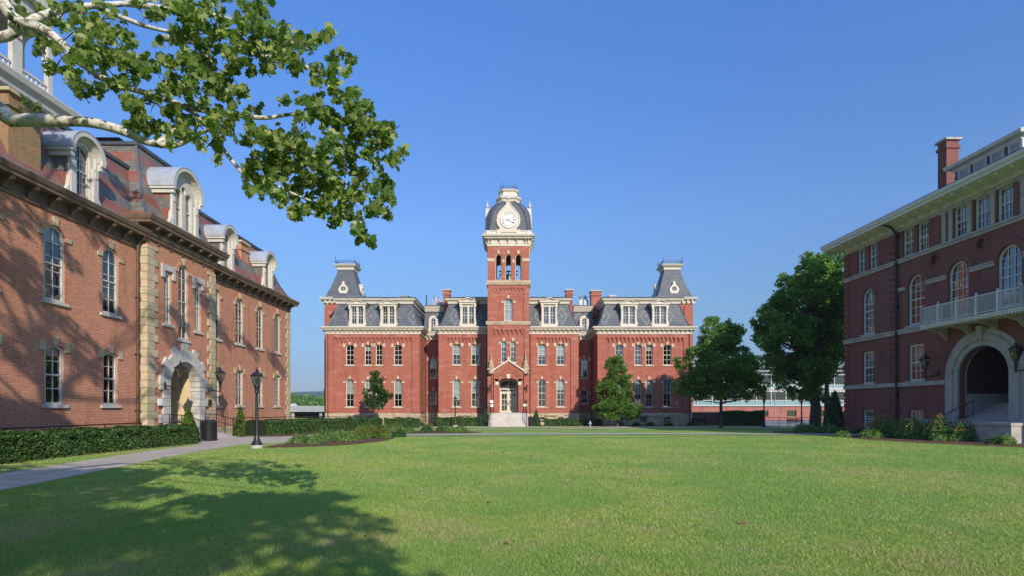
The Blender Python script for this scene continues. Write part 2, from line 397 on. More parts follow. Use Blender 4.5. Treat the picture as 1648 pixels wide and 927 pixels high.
def window(parent, u, z, v, w, h, kind='round', cols=2, rows=4, t=.09, rec=.16, frame='white', blind=0, sill='stone_trim', hood=None, hoodmat='stone_trim', brick='brick_c', louver=False, rz=0, sillw=.14, deep=False, flat=False):
    key = (w,h,kind,cols,rows,t,rec,frame,louver)
    if key not in WC:
        m = MB(); o = outline(w,h,kind); i = outline(w-2*t,h-2*t,kind,z=t); m.ring(o,i,rec,rec+.1)
        w2, h2 = w-2*t, h-2*t
        pm = None
        if louver:
            k = int(h2/.11)
            for q in range(k):
                zz = t+h2*(q+.5)/k
                hw = w2/2
                if kind == 'round' and zz > h-w/2: hw = math.sqrt(max(.0001,(w2/2)**2-(zz-(h-w/2))**2))
                m.prismx([(rec+.02,zz-.03),(rec+.035,zz-.03),(rec+.10,zz+.03),(rec+.085,zz+.03)], -hw, hw)
            m2 = MB(); m2.prism(outline(w2,h2,kind,z=t), rec+.12, rec+.13); pm = m2.mesh('backing', M['black'])
        else:
            mz = t+h2*.5
            m.box(-w2/2, w2/2, rec+.01, rec+.08, mz-.035, mz+.035)
            for c in range(1, cols):
                x = -w2/2+w2*c/cols; m.box(x-.018, x+.018, rec+.03, rec+.06, t, t+top_at(w2,h2,kind,x))
            for r in range(1, rows):
                zz = t+h2*r/rows
                if abs(zz-mz) < .05: continue
                hw = w2/2
                if kind == 'round' and zz > h-w/2: hw = math.sqrt(max(.0001,(w2/2)**2-(zz-(h-w/2))**2))
                m.box(-hw, hw, rec+.032, rec+.058, zz-.018, zz+.018)
            m2 = MB(); ow = outline(w2+.02,h2+.02,kind,z=t-.01); m2.add([(a,rec+.07,b) for a,b in ow], [tuple(range(len(ow)))]); pm = m2.mesh('pane', M['glass'])
        WC[key] = (m.mesh('window', M[frame]), pm)
    wm, pm = WC[key]
    o = put('window', wm, parent, (u, v, z), rz)
    two = not deep
    host = o if two else parent
    def sub(name, me):
        if two: return put(name, me, o)
        return put(name, me, parent, (u, v, z), rz)
    sub('louvre_backing' if louver else 'pane', pm)
    if blind and not louver:
        bk = ('b', w, h, kind, rec, blind)
        if bk not in WC:
            m = MB(); z0 = h*(1-blind)
            full = outline(w-.06, h-.06, kind, z=.03)
            pts = [(a, max(b, z0)) for a, b in full]
            m.add([(a, rec+.16, b) for a, b in pts], [tuple(range(len(pts)))]); WC[bk] = m.mesh('blind', M['blind'])
        sub('blind', WC[bk])
    if sill:
        sk_ = ('s', w, sill, sillw, rec)
        if sk_ not in WC:
            m = MB(); m.box(-w/2-.16, w/2+.16, -.1, rec+.02, -sillw, .0); WC[sk_] = m.mesh('sill', M[sill])
        sub('sill', WC[sk_])
    if hood:
        hk = ('h', w, h, kind, hood, hoodmat)
        if hk not in WC:
            m = MB(); hs = hood
            tp = h
            spring = h-w/2 if kind == 'round' else h-.16*w
            if kind == 'round' or kind == 'seg':
                # keystone and two springer stones
                m.prism([(-.10,tp-.02),(.10,tp-.02),(.15,tp+.36),(-.15,tp+.36)], -.09, .05); k1 = m.mesh('keystone', M[hoodmat]); k2 = []
                for sg in (-1, 1):
                    m = MB()
                    a, b = sg*(w/2+.015), sg*(w/2+.33)
                    m.box(min(a,b), max(a,b), -.06, .03, spring+(.0 if kind=='round' else -.12), spring+(.2 if kind=='round' else .30)); k2.append(m.mesh('springer_stone', M[hoodmat]))
            WC[hk] = [k1]+k2
            m = MB()
            oo = outline(w+.46, h+.23, kind)[2:]; ii = outline(w+.02, h+.01, kind)[2:]
            if kind == 'seg':
                oo = [(a*1.0, b) for a, b in outline(w+.3, h+.26, 'seg')[2:]]
            m.ring(oo, ii, -.045, .02, closed=False); WC[hk+('b',brick)] = m.mesh('brick_arch', M[brick])
        if hk+('b',brick) not in WC:
            m = MB(); oo = outline(w+.46, h+.23, kind)[2:]; ii = outline(w+.02, h+.01, kind)[2:]; m.ring(oo, ii, -.045, .02, closed=False); WC[hk+('b',brick)] = m.mesh('brick_arch', M[brick])
        for q_ in WC[hk]: sub(q_.name.split('.')[0], q_)
        sub('brick_arch', WC[hk+('b',brick)])
    return o
def corbels(m, u0, u1, zt, n, v=0, proud=.14, drop=.55):
    wd = (u1-u0)/n
    for i in range(n):
        a = u0+i*wd; r = wd*.32
        pts = [(a, zt), (a, zt-drop*.55), (a+wd/2-r, zt-drop*.55)]
        pts += [(a+wd/2-r*math.cos(PI*k/6), zt-drop*.55+r*math.sin(PI*k/6)*1.2) for k in range(1,6)]
        pts += [(a+wd/2+r, zt-drop*.55), (a+wd, zt-drop*.55), (a+wd, zt)]
        m.prism(pts, v-proud, v+.02)
    for i in range(n+1):
        a = u0+i*wd; m.box(a-.07, a+.07, v-proud, v+.02, zt-drop, zt-drop*.5); m.box(a-.045, a+.045, v-proud*.6, v+.02, zt-drop-.16, zt-drop)

# ------------------------------------------------------------------ ground, roads and paths
def sheet(name, poly, lift, mat, kind='structure'):
    """flat polygon draped on the lawn, cut where the slope changes"""
    m = MB()
    ys = [22, 66]
    def clip(p, y0, y1):
        def half(p, f, inter):
            out = []
            for i in range(len(p)):
                a, b = p[i], p[(i+1)%len(p)]
                if f(a): out.append(a)
                if f(a) != f(b): out.append(inter(a,b))
            return out
        def it(y): return lambda a,b: (a[0]+(b[0]-a[0])*(y-a[1])/(b[1]-a[1]), y)
        p = half(p, lambda q: q[1] >= y0, it(y0))
        return half(p, lambda q: q[1] <= y1, it(y1)) if p else p
    for y0, y1 in ((-500,22),(22,66),(66,9000)):
        q = clip(poly, y0, y1)
        if len(q) > 2:
            tr = tessellate_polygon([[Vector((a,b,0)) for a,b in q]])
            m.add([(a,b,g(b)+lift) for a,b in q], [tuple(t) for t in tr])
    return tag(m.build(name, mat), kind=kind)
gm = MB()
for (y0,y1) in ((-300,22),(22,66),(66,420),(420,2500)):
    gm.add([(-2700,y0,g(y0)),(2700,y0,g(y0)),(2700,y1,g(y1)),(-2700,y1,g(y1))], [(0,1,2,3)])
tag(gm.build('ground', M['turf']), kind='structure')
def strip(pts):   # centreline (x,y,width) -> polygon
    L, Rr = [], []
    for i,(x,y,wd) in enumerate(pts):
        a = pts[max(i-1,0)]; b = pts[min(i+1,len(pts)-1)]
        d = Vector((b[0]-a[0], b[1]-a[1])).normalized(); n = Vector((-d.y, d.x))*wd/2
        L.append((x+n.x,y+n.y)); Rr.append((x-n.x,y-n.y))
    return L+Rr[::-1]
sheet('footpath', strip([(-10.6,4,2.3),(-11.4,9,2.3),(-12.2,14,2.2),(-13.0,19,2.1),(-13.6,24,2.1),(-13.9,27,2.0)]), .008, M['pave'])
sheet('plaza', [(-14.9,26.6),(-12.9,26.6),(-11.8,28.2),(-11.2,31),(-11.6,35.5),(-13.2,38),(-16.0,37.4),(-19.0,35),(-19.0,29),(-16.2,28.8)], .012, M['pave'])
sheet('footpath', strip([(-12.4,35.6,2.8),(-9.6,37.4,2.6),(-5.5,38.6,2.6),(0,39.6,2.4),(8,40.4,2.4),(15,40.2,2.4),(22.5,39.0,2.4),(25.6,38.2,2.2)]), .03, M['pave'])
sheet('footpath', strip([(-13.5,52,1.6),(-6,51.0,1.6),(2,50.3,1.6),(8.5,52.5,1.6),(12.5,57.6,1.6)]), .03, M['pave'])
sheet('road', [(-22,58.2),(-13,58.6),(-4.2,59.4),(4,59.4),(14,58.6),(26,55.5),(34,54.5),(34,59.5),(26,60.6),(14,62.6),(3,62.9),(-3.6,62.9),(-13,61.4),(-22,61)], .004, M['pave'])
sheet('terrace', [(-60,80),(-26,80),(-26,104),(-60,104)], .01, M['pave_g'])
sheet('terrace', [(24,66),(70,66),(70,95),(24,95)], .01, M['pave_g'])
sheet('mulch_bed', [(-10.9,24.3),(-9.3,24.7),(-7.8,26.4),(-6.9,29.4),(-7.0,33.6),(-7.8,36.1),(-9.8,36.2),(-11.2,33.8),(-11.3,29.5),(-11.1,26)], .02, M['mulch'])
sheet('mulch_bed', [(-8.6,40.6),(-5.8,41.2),(-3.4,41.6),(-2.2,43.2),(-3.0,45.4),(-6.2,46.8),(-10.4,46.4),(-12.6,44),(-12,40.9)], .02, M['mulch'])
sheet('mulch_bed', [(20.6,34.4),(20.0,31.5),(20.6,28.5),(21.8,25.6),(23.6,22.6),(25.9,21.2),(26.6,23),(26.5,44.2),(24.4,46.5),(21.6,46.3),(20.2,43.2),(22.6,41.0),(24.8,40.2),(25.2,37.2),(22.3,38.2)], .012, M['mulch'])
sheet('mulch_bed', [(-19.9,9),(-15.5,9),(-15.5,28.3),(-16.6,28.8),(-19.9,28.8)], .006, M['mulch'])
sheet('mulch_bed', [(-16.0,35.4),(-14.6,35.6),(-12.2,54.6),(-14.4,54.6),(-18.0,37)], .018, M['mulch'])
sheet('mulch_bed', [(-23.5,63.2),(-3.6,63.2),(-3.6,67.9),(-23.5,67.9)], .006, M['mulch'])
sheet('mulch_bed', [(3,63.2),(23.0,63.2),(23.0,67.9),(3,67.9)], .006, M['mulch'])

# ------------------------------------------------------------------ central hall with the clock tower
CB = thing('college_hall', (-.416, 68, 0), 0, 'long red brick hall with grey mansard roofs and a tall central clock tower', 'building')
B = M['brick_c']
def rect(u0,u1,z0,z1): return [(u0,z0),(u1,z0),(u1,z1),(u0,z1)]
def volume(u0,u1,v0,v1,z0,z1, holes, root, mat, depth=.3, sideholes=None, base=1.49, basemat='stone', name='wall'):
    m = MB(); m.wall(rect(u0,u1,z0,z1), holes, v0, depth)
    m.add([(u0,v0,z0),(u0,v1,z0),(u0,v1,z1),(u0,v0,z1)], [(0,1,2,3)])
    m.add([(u1,v0,z0),(u1,v1,z0),(u1,v1,z1),(u1,v0,z1)], [(0,1,2,3)])
    m.add([(u0,v1,z0),(u1,v1,z0),(u1,v1,z1),(u0,v1,z1)], [(0,1,2,3)])
    return m.build(name, mat, root)
WU, WL = (1.0, 2.52, 'seg'), (.98, 3.36, 'round')
def win_row(us, z, v, dims, blinds, root=CB, **kw):
    for u, b in zip(us, blinds): window(root, u, z, v, dims[0], dims[1], dims[2], blind=b, **kw)
def holes(us, z, d): return [outline(d[0], d[1], d[2], x=u, z=z) for u in us]
PU, PP, PL = (1.0,2.46,'seg'), (.84,2.46,'seg'), (.98,3.40,'round')
# centre pavilion, end pavilions, links
cu = [-6.32,-4.05,4.05,6.32]
hs = holes(cu, 7.35, WU)+holes(cu, 2.24, WL)
volume(-8.5,8.5,0,14,1.49,11.3, hs, CB, B)
win_row(cu, 7.35, 0, WU, [.5,.5,.6,.6], hood=1, rows=4, cols=2)
win_row(cu, 2.24, 0, WL, [.75,.5,0,.4], hood=1, rows=4, cols=2)
bh = (.9,.75,'seg')
def basement(us, v, root=CB): return [outline(*bh, x=u, z=.25) for u in us]
def base_wall(u0,u1,v0,v1,us):
    m = MB(); m.wall(rect(u0-.1,u1+.1,-.4,1.40), basement(us,v0), v0-.1, .3)
    m.add([(u0-.1,v0-.1,1.40),(u1+.1,v0-.1,1.40),(u1+.1,v0+.1,1.52),(u0-.1,v0+.1,1.52)], [(0,1,2,3)])
    for uu in (u0-.1,u1+.1): m.add([(uu,v0-.1,-.4),(uu,v1,-.4),(uu,v1,1.4),(uu,v0-.1,1.4)], [(0,1,2,3)])
    for a, b in ((u0-.1,u0+.06),(u1-.06,u1+.1)): m.add([(a,v0-.1,1.4),(a,v1,1.4),(b,v1,1.52),(b,v0-.1,1.52)], [(0,1,2,3)])
    m.build('stone_base', M['stone'], CB)
    for u in us: window(CB, u, .25, v0-.1, *bh, cols=2, rows=2, rec=.2, sill=None)
base_wall(-8.5,8.5,0,14,[-6.32,-4.05,4.05,6.32])
for sg in (-1, 1):
    A = [sg*13.45, sg*19.3]; Bp = [sg*15.75, sg*17.1]
    us = A
    ordr = sorted([13.45,15.75,17.1,19.3])
    hs = holes(A,7.31,PU)+holes(Bp,7.31,PP)+holes(A,2.22,PL)+holes(Bp,2.22,(.86,3.34,'round'))
    a, b = sorted((sg*10.8, sg*22.2))
    volume(a,b,0,16,1.49,11.2,hs,CB,B)
    win_row(A,7.31,0,PU,[0,.0],hood=1); win_row(Bp,7.31,0,PP,[.0,.3],hood=1)
    win_row(A,2.22,0,PL,[.55,.55],hood=1); win_row(Bp,2.22,0,(.86,3.34,'round'),[.55,.5],hood=1)
    base_wall(a,b,0,16,[sg*13.45,sg*16.4,sg*19.3])
    a, b = sorted((sg*8.5, sg*10.8))
    lu = sg*9.72; hs = [outline(.92,2.5,'seg',x=lu,z=5.93), outline(.92,1.75,'round',x=lu,z=2.65)]
    volume(a,b,4,14,1.49,11.0,hs,CB,B)
    window(CB,lu,5.93,4,.92,2.5,'seg',hood=1); window(CB,lu,2.65,4,.92,1.75,'round',rows=3,hood=1)
    m = MB(); m.box(a,b,3.9,4.2,-.4,1.5); m.build('stone_base', M['stone'], CB)
# brick trim: corner pilasters, top band, corbel table
m = MB()
def pav_trim(u0,u1,z1,nc,wins_clear=1.05):
    for a,b in ((u0,u0+.95),(u1-.95,u1)): m.box(a,b,-.12,.02,1.52,z1)
    m.box(u0+.95,u1-.95,-.12,.02,z1-.32,z1)
    corbels(m,u0+.95,u1-.95,z1-.32,nc,0,.17,.5)
pav_trim(-8.5,-2.42,11.05,10); pav_trim(2.42,8.5,11.05,10)
pav_trim(-22.2,-10.8,11.05,19); pav_trim(10.8,22.2,11.05,19)
m.build('brick_pilasters_and_corbels', B, CB)
# cornices
def cornice(u0,u1,v0,v1,z0,z1,out,root,mat,name='cornice',mod=.55,mw=.16,sides=True,sc=1.0):
    m = MB(); h = z1-z0
    m.sweep(u0,u1,v0,v1,[(.0,z0),(.10,z0),(.12,z0+h*.42),(out*.72,z0+h*.58),(out*.72,z0+h*.70),(out*.85,z0+h*.74),(out,z0+h*.92),(out,z1),(out-.04,z1+.03),(-.6,z1+.06)])
    n = int((u1-u0)/mod)
    for k in range(n+1):
        u = u0+.1+(u1-u0-.2)*k/n
        m.prismx([(v0-.11,z0+h*.57),(v0-.11,z0+h*.24),(v0-.2,z0+h*.26),(v0-out*.62,z0+h*.50),(v0-out*.66,z0+h*.575)], u-mw/2, u+mw/2)
    if sides:
        n = int((v1-v0)/mod)
        for k in range(n+1):
            v = v0+.1+(v1-v0-.2)*k/n
            for uu, s_ in ((u0,-1),(u1,1)):
                m.prism([(uu+s_*.11,z0+h*.57),(uu+s_*.11,z0+h*.24),(uu+s_*.2,z0+h*.26),(uu+s_*out*.62,z0+h*.50),(uu+s_*out*.66,z0+h*.575)], v-mw/2, v+mw/2)
    return m.build(name, mat, root)
for a,b,v1 in ((-8.5,8.5,14),(-22.2,-10.8,16),(10.8,22.2,16)): cornice(a,b,0,v1,11.08,11.93,.62,CB,M['white'])
for a,b in ((-10.8,-8.5),(8.5,10.8)):
    m = MB(); m.box(a,b,3.88,4.1,10.84,11.25)
    m.prismx([(3.9,11.25),(3.45,11.35),(3.35,11.72),(4.2,11.74),(4.2,11.25)],a,b)
    for k in range(5):
        u = a+.2+(b-a-.4)*k/4; m.box(u-.07,u+.07,3.5,3.9,11.05,11.3)
    m.build('cornice', M['white'], CB)
# mansard roofs
def mansard(u0,u1,v0,v1,z0,z1,ins,root,mat,name='roof',flare=.28):
    m = MB(); pr = []
    for k in range(9):
        t = k/8; pr.append((-(ins*(t**.72) if flare else ins*t), z0+(z1-z0)*t))
    m.sweep(u0,u1,v0,v1,pr,cap=True); o = m.build(name, mat, root); return o
for a,b,v1 in ((-22.2,-10.8,16),(10.8,22.2,16),(-8.5,8.5,14)):
    mansard(a,b,.0,v1,11.95,15.0,1.15,CB,M['slate'])
    m = MB(); i = 1.15
    m.sweep(a+i,b-i,i,v1-i,[(0,14.9),(.16,14.95),(.2,15.2),(.42,15.38),(.5,15.62),(.46,15.66),(-.5,15.85)],cap=True)
    m.build('roof_cornice', M['white'], CB)
    m = MB(); m.sweep(a+i,b-i,i,v1-i,[(.52,15.60),(.55,15.66),(.5,15.72),(-.5,15.92),(-3,16.05)],cap=True); m.build('roof_deck', M['metal_roof'], CB)
for a,b in ((-10.9,-8.4),(8.4,10.9)):
    m = MB(); m.prismx([(3.9,11.74),(4.3,13.0),(4.9,14.65),(13,14.65),(13,11.74)],a,b); m.build('roof', M['slate'], CB)
    m = MB(); m.prismx([(4.7,14.6),(4.55,14.9),(4.35,15.3),(6,15.45),(13,15.45),(13,14.6)],a,b); m.build('roof_cornice', M['white'], CB)
    m = MB(); m.prismx([(4.3,15.33),(4.3,15.4),(6,15.55),(13,15.55),(13,15.4)],a,b); m.build('roof_deck', M['metal_roof'], CB)
# hip ridges (dark metal) on pavilions
m = MB()
for a,b in ((-22.2,-10.8),(10.8,22.2),(-8.5,8.5)):
    for uu,sg in ((a,1),(b,-1)):
        m.tube([(uu+sg*1.15*((k/8)**.72), 1.15*((k/8)**.72), 11.97+3.02*k/8) for k in range(9)], .07, 5)
m.build('hip_ridges', M['metal_roof'], CB)
# pedimented double dormers
def dormer2(root, u, z0, v, H=3.35, W=1.95):
    m = MB()
    ho = [outline(.62,2.15,'seg',x=-.40,z=.35), outline(.62,2.15,'seg',x=.40,z=.35)]
    m.wall(rect(-.88,.88,0,H-.75), ho, 0, .22)
    m.add([(-.88,0,0),(-.88,1.5,0),(-.88,1.5,H-.75),(-.88,0,H-.75)],[(0,1,2,3)]); m.add([(.88,0,0),(.88,1.5,0),(.88,1.5,H-.75),(.88,0,H-.75)],[(0,1,2,3)])
    m.box(-.07,.07,-.08,.02,.3,H-.85)
    for s_ in (-1,1):
        a,b = sorted((s_*.74,s_*.94)); m.box(a,b,-.12,.02,.0,H-.8)
        m.prism([(s_*.94,0),(s_*1.12,0),(s_*1.12,.25),(s_*.98,.9),(s_*.94,1.3)] if s_>0 else [(s_*.94,0),(s_*.94,1.3),(s_*.98,.9),(s_*1.12,.25),(s_*1.12,0)], .0,.14)
        m.box(min(s_*.74,s_*1.0),max(s_*.74,s_*1.0),-.2,.02,H-1.15,H-.8)
    m.box(-.98,.98,-.14,.05,.0,.3)
    m.box(-1.05,1.05,-.2,1.6,H-.80,H-.58); m.box(-1.2,1.2,-.32,1.7,H-.58,H-.46)
    m.ring([(-1.32,H-.46),(1.32,H-.46),(0,H+.06)],[(-.98,H-.38),(.98,H-.38),(0,H-.07)],-.34,.0)
    m.prism([(-1.2,H-.46),(1.2,H-.46),(0,H+.0)],-.12,1.8)
    d = m.build('dormer', M['white'], root, loc=(u,v,z0))
    r = MB(); r.add([(-1.36,-.38,H-.45),(0,-.38,H+.09),(1.36,-.38,H-.45),(-1.36,2.2,H-.45),(0,2.2,H+.09),(1.36,2.2,H-.45)],[(0,1,4,3),(1,2,5,4)])
    r.build('dormer_roof', M['metal_roof'], d)
    for x in (-.40,.40): window(d, x, .35, 0, .62, 2.15, 'seg', cols=2, rows=3, t=.06, rec=.08, sill=None, deep=True)
    return d
for u in (-4.95,4.95): dormer2(CB,u,11.97,.18,3.55)
for u in (-18.45,-14.65,14.65,18.45): dormer2(CB,u,11.97,.18,3.3)
# arched single dormer on links
def dormer1(root,u,z0,v,w=.62,h=1.7,H=2.25,ringw=.28,lou=False,mat='white'):
    m = MB(); W2 = w/2+ringw; m.ring(outline(W2*2,H,'round'), outline(w,h,'round',z=.2), 0,.9)
    for s_ in (-1,1): m.box(min(s_*W2*.8,s_*W2*1.25),max(s_*W2*.8,s_*W2*1.25),-.04,.12,0,.4)
    d = m.build('dormer', M[mat], root, loc=(u,v,z0))
    window(d,0,.2,0,w,h,'round',cols=2,rows=4,t=.05,rec=.1,sill=None,deep=True,louver=lou)
    return d
for u in (-9.72,9.72): dormer1(CB,u,11.74,3.95)
# interiors
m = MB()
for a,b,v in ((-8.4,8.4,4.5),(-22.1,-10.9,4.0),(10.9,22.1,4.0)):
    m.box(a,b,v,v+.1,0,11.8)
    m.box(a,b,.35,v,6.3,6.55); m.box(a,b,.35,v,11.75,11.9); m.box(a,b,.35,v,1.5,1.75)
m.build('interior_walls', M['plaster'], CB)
# corner towers with steep slate spires
for sg in (-1,1):
    a,b = sorted((sg*23.7,sg*19.1))
    m = MB(); m.box(a,b,4,8.6,-.3,15.7)
    a2,b2 = sorted((sg*23.7,sg*22.6)); m.box(a2-.0,b2,3.88,4.0,1.5,15.2)
    m.build('corner_tower', B, CB)
    x = sg*24.1; m = MB(); m.prism([(sg*23.69,2.6),(sg*24.2,3.0),(sg*24.2,4.6),(sg*23.95,5.0),(sg*23.95,6.6),(sg*23.69,7.3)],5.2,7.4); m.build('buttress', M['stone'], CB)
    m = MB(); m.sweep(a,b,4,8.6,[(0,15.5),(.1,15.52),(.12,15.85),(.45,16.0),(.55,16.25),(.5,16.3),(-.2,16.36)],cap=True)
    for k in range(8):
        u = a+.15+(b-a-.3)*k/7; m.box(u-.08,u+.08,3.62,3.95,15.6,15.95)
        vv = 4.1+4.4*k/7; e = a if sg<0 else b; m.box(min(e,e+sg*.4),max(e,e+sg*.4),vv-.08,vv+.08,15.6,15.95)
    m.build('cornice', M['white'], CB)
    m = MB(); pr = [(-.0-1.33*(t**.85), 16.36+4.0*t) for t in [k/8 for k in range(9)]]
    m.sweep(a,b,4,8.6,pr,cap=True); sp = m.build('spire_roof', M['slate'], CB)
    m = MB(); m.sweep(a+1.33,b-1.33,5.33,7.27,[(.0,20.3),(.12,20.32),(.15,20.6),(.4,20.8),(.5,20.98),(.45,21.02),(.2,21.1)],cap=True); m.build('spire_cap', M['white'], CB)
    m = MB(); mk = M['iron_b']
    c0,c1,d0,d1 = a+1.05,b-1.05,5.05,7.55
    for (p,q) in (((c0,d0),(c1,d0)),((c1,d0),(c1,d1)),((c1,d1),(c0,d1)),((c0,d1),(c0,d0))):
        P0 = Vector((p[0],p[1],21.1)); P1 = Vector((q[0],q[1],21.1)); n = 7
        for zz in (.08,.38): m.tube([P0+Vector((0,0,zz)),P1+Vector((0,0,zz))],.02,4)
        for k in range(n+1):
            c = P0.lerp(P1,k/n); m.tube([c,c+Vector((0,0,.55))],[.022,.006],4)
            if k<n:
                c2 = P0.lerp(P1,(k+1)/n); m.tube([c+Vector((0,0,.08)),c2+Vector((0,0,.38))],.014,4); m.tube([c+Vector((0,0,.38)),c2+Vector((0,0,.08))],.014,4)
        m.tube([P0,P0+Vector((0,0,.95))],[.05,.01],5); m.lathe([(.0,21.75),(.07,21.82),(0,21.9)],(P0.x,P0.y),6)
    m.build('iron_cresting', mk, CB)
    # round-window dormer with scrolls, front and outer side
    for side in (0,1):
        uc = (a+b)/2
        if side == 0: loc = (uc, 4.25, 16.55); rz = 0
        else: loc = ((a+.25 if sg<0 else b-.25), 6.3, 16.55); rz = -PI/2 if sg<0 else PI/2
        if side == 1: loc = ((b-.25 if sg<0 else a+.25), 6.3, 16.55); rz = PI/2 if sg<0 else -PI/2
        m = MB()
        o = [(-.62,0),(.62,0),(.66,.28),(.45,.42),(.60,.72),(.62,1.0),(.5,1.32),(.28,1.55),(.14,1.72),(.16,1.95),(0,2.1),(-.16,1.95),(-.14,1.72),(-.28,1.55),(-.5,1.32),(-.62,1.0),(-.60,.72),(-.45,.42),(-.66,.28)]
        ci = [(.34*math.cos(2*PI*k/18), 1.02+.34*math.sin(2*PI*k/18)) for k in range(18)]
        m.wall(o,[ci],0,.25); m.wall([(x*.97,z) for x,z in o],[ci],.35,.01)
        n=len(o); m.add([(x,0,z) for x,z in o]+[(x,.9,z) for x,z in o],[(i,(i+1)%n,(i+1)%n+n,i+n) for i in range(n)])
        m.box(-.34,.34,.08,.12,1.0,1.04); m.box(-.02,.02,.08,.12,.68,1.36)
        d = m.build('round_dormer', M['white'], CB, loc=loc); d.rotation_euler = (0,0,rz)
        m = MB(); m.add([(x,.13,z) for x,z in ci],[tuple(range(18))]); m.build('pane', M['glass'], d)
    # small side window visible under tower cornice
    um = sg*22.7
    window(CB, sg*22.62, 12.6, 3.9, .9, 2.1, 'seg', sill='stone_trim', hood=None, flat=True)
# chimneys and roof boxes
def chimney(u0,u1,v0,v1,z0,z1,name='chimney',root=CB,mat='brick_c',cap='stone_trim',label=None):
    m = MB(); m.box(u0,u1,v0,v1,z0,z1); m.box(u0-.08,u1+.08,v0-.08,v1+.08,z1-.55,z1-.35); o = m.build(name, M[mat], root)
    c = MB(); c.box(u0-.14,u1+.14,v0-.14,v1+.14,z1,z1+.14); c.build('chimney_cap', M[cap], o)
chimney(-8.3,-7.5,3,4.0,14,17.0); chimney(7.3,8.1,3,4.0,14,17.0); chimney(10.9,12.2,6,7.2,14,17.5)
m = MB()
for u in (-12.6-1.2,12.7+1): m.box(u-.45,u+.45,6,6.9,15.9,16.9); m.box(u-.55,u+.55,5.9,7,16.9,17.0)
for u in (-9.9,9.7,10.3): m.box(u-.35,u+.35,7,8,15.4,16.6); m.lathe([(.2,16.6),(.2,17.0),(.3,17.05),(.3,17.1),(.02,17.2)],(u,7.5),8)
m.box(-9.3,-8.6,6,7.2,15.4,16.5)
m.build('roof_vents', M['metal'], CB)
m = MB()
for u in (-11.2,10.3): m.tube([(u,8,15.5),(u,8,17.4)],.07,6)
m.build('vent_pipes', M['iron'], CB)
# downspouts in the angles
m = MB()
for u in (-10.62,-8.7,10.62,8.7):
    m.tube([(u,3.85,11.0),(u,3.85,.2)],.06,6)
for u in (-21.9,21.95,-2.62,2.62): m.tube([(u,-.2,11.1),(u,-.2,.1)],.05,6)
m.build('downspouts', M['leaf_rim'], CB)
# wall ledges at the base (small stone benches under windows)
m = MB()
for u in (-16.4,-18.6,-5.2,5.2,16.4): m.box(u-.75,u+.75,-.35,-.1,1.18,1.27); m.box(u-.5,u-.4,-.28,-.1,1.0,1.18); m.box(u+.4,u+.5,-.28,-.1,1.0,1.18)
m.build('stone_ledges', M['stone_trim'], CB)

# ---- clock tower, front wall 3 m before the pavilion
TH = 2.42; TV = -3.0; TC = TV+TH
hs = holes([-.54,.54],7.42,(.6,2.44,'round'))+[outline(1.0,2.6,'round',x=0,z=12.22)]
door = outline(2.05,3.9,'seg',x=0,z=1.55)
m = MB(); m.wall(rect(-TH,TH,1.5,16.6), hs+[door], TV, .35)
for uu in (-TH,TH): m.add([(uu,TV,-.2),(uu,TV+4.84,-.2),(uu,TV+4.84,16.6),(uu,TV,16.6)],[(0,1,2,3)])
m.add([(-TH,TV+4.84,11),(TH,TV+4.84,11),(TH,TV+4.84,16.6),(-TH,TV+4.84,16.6)],[(0,1,2,3)])
m.build('tower_wall', B, CB)
window(CB,-.54,7.42,TV,.6,2.44,'round',t=.07,hood=1,blind=.3); window(CB,.54,7.42,TV,.6,2.44,'round',t=.07,hood=1,blind=.3)
window(CB,0,12.22,TV,1.0,2.6,'round',cols=2,rows=4,hood=1,blind=.98,sill=None)
m = MB()
for s_ in (-1,1): m.box(min(s_*TH,s_*1.85),max(s_*TH,s_*1.85),TV-.12,TV+.02,1.55,11.7); m.box(min(s_*(TH+.0),s_*1.75),max(s_*(TH+.0),s_*1.75),TV-.1,TV+.02,12.2,16.45)
m.box(-1.85,1.85,TV-.12,TV+.02,11.25,11.7); corbels(m,-1.6,1.6,11.25,6,TV,.18,.5)
m.box(-1.75,1.75,TV-.1,TV+.02,16.1,16.45); corbels(m,-1.7,1.7,16.1,8,TV,.1,.22)
m.build('tower_brick_trim', B, CB)
m = MB()
for z0,z1 in ((11.72,12.16),(16.5,17.0)): m.sweep(-TH,TH,TV,TV+4.84,[(0,z0),(.14,z0+.02),(.2,z1-.12),(.16,z1),(-.1,z1+.04)])
m.build('tower_stone_bands', M['stone'], CB)
m = MB(); m.sweep(-TH,TH,TV,TV+4.84,[(.1,-.3),(.1,1.4),(0,1.52)]); m.build('stone_base', M['stone'], CB)
# belfry stage: four walls each with three open arches
def belfry_wall():
    m = MB(); hs = [outline(.72,3.0,'round',x=x,z=17.06) for x in (-1.15,0,1.15)]
    m.wall(rect(-TH,TH,16.9,21.2),hs,0,.32); m.wall(rect(-TH+.32,TH-.32,16.9,21.2),hs,.32,.0)
    t = MB(); t.box(-TH,-1.62,-.05,.02,19.25,19.6); t.box(1.62,TH,-.05,.02,19.25,19.6)
    for x in (-1.15,0,1.15): t.prism([(x-.1,20.1),(x+.1,20.1),(x+.17,20.5),(x-.17,20.5)],-.1,.02)
    for x in (-.575,.575): t.box(x-.14,x+.14,-.06,.02,19.1,19.45)
    for x in (-1.15,0,1.15): t.ring(outline(.72,3.0,'round',x=x,z=17.06), outline(.58,2.86,'round',x=x,z=17.13),.1,.2)
    b = MB()
    for x in (-1.15,0,1.15):
        b.ring(outline(1.02,.52,'round',x=x,z=19.70)[2:], outline(.74,.38,'round',x=x,z=19.70)[2:], -.05,.02,closed=False)
    return m.mesh('belfry_wall',B), t.mesh('belfry_trim',M['stone_trim']), b
bw, btm, bb = belfry_wall()
C0 = Vector((0,TC,0))
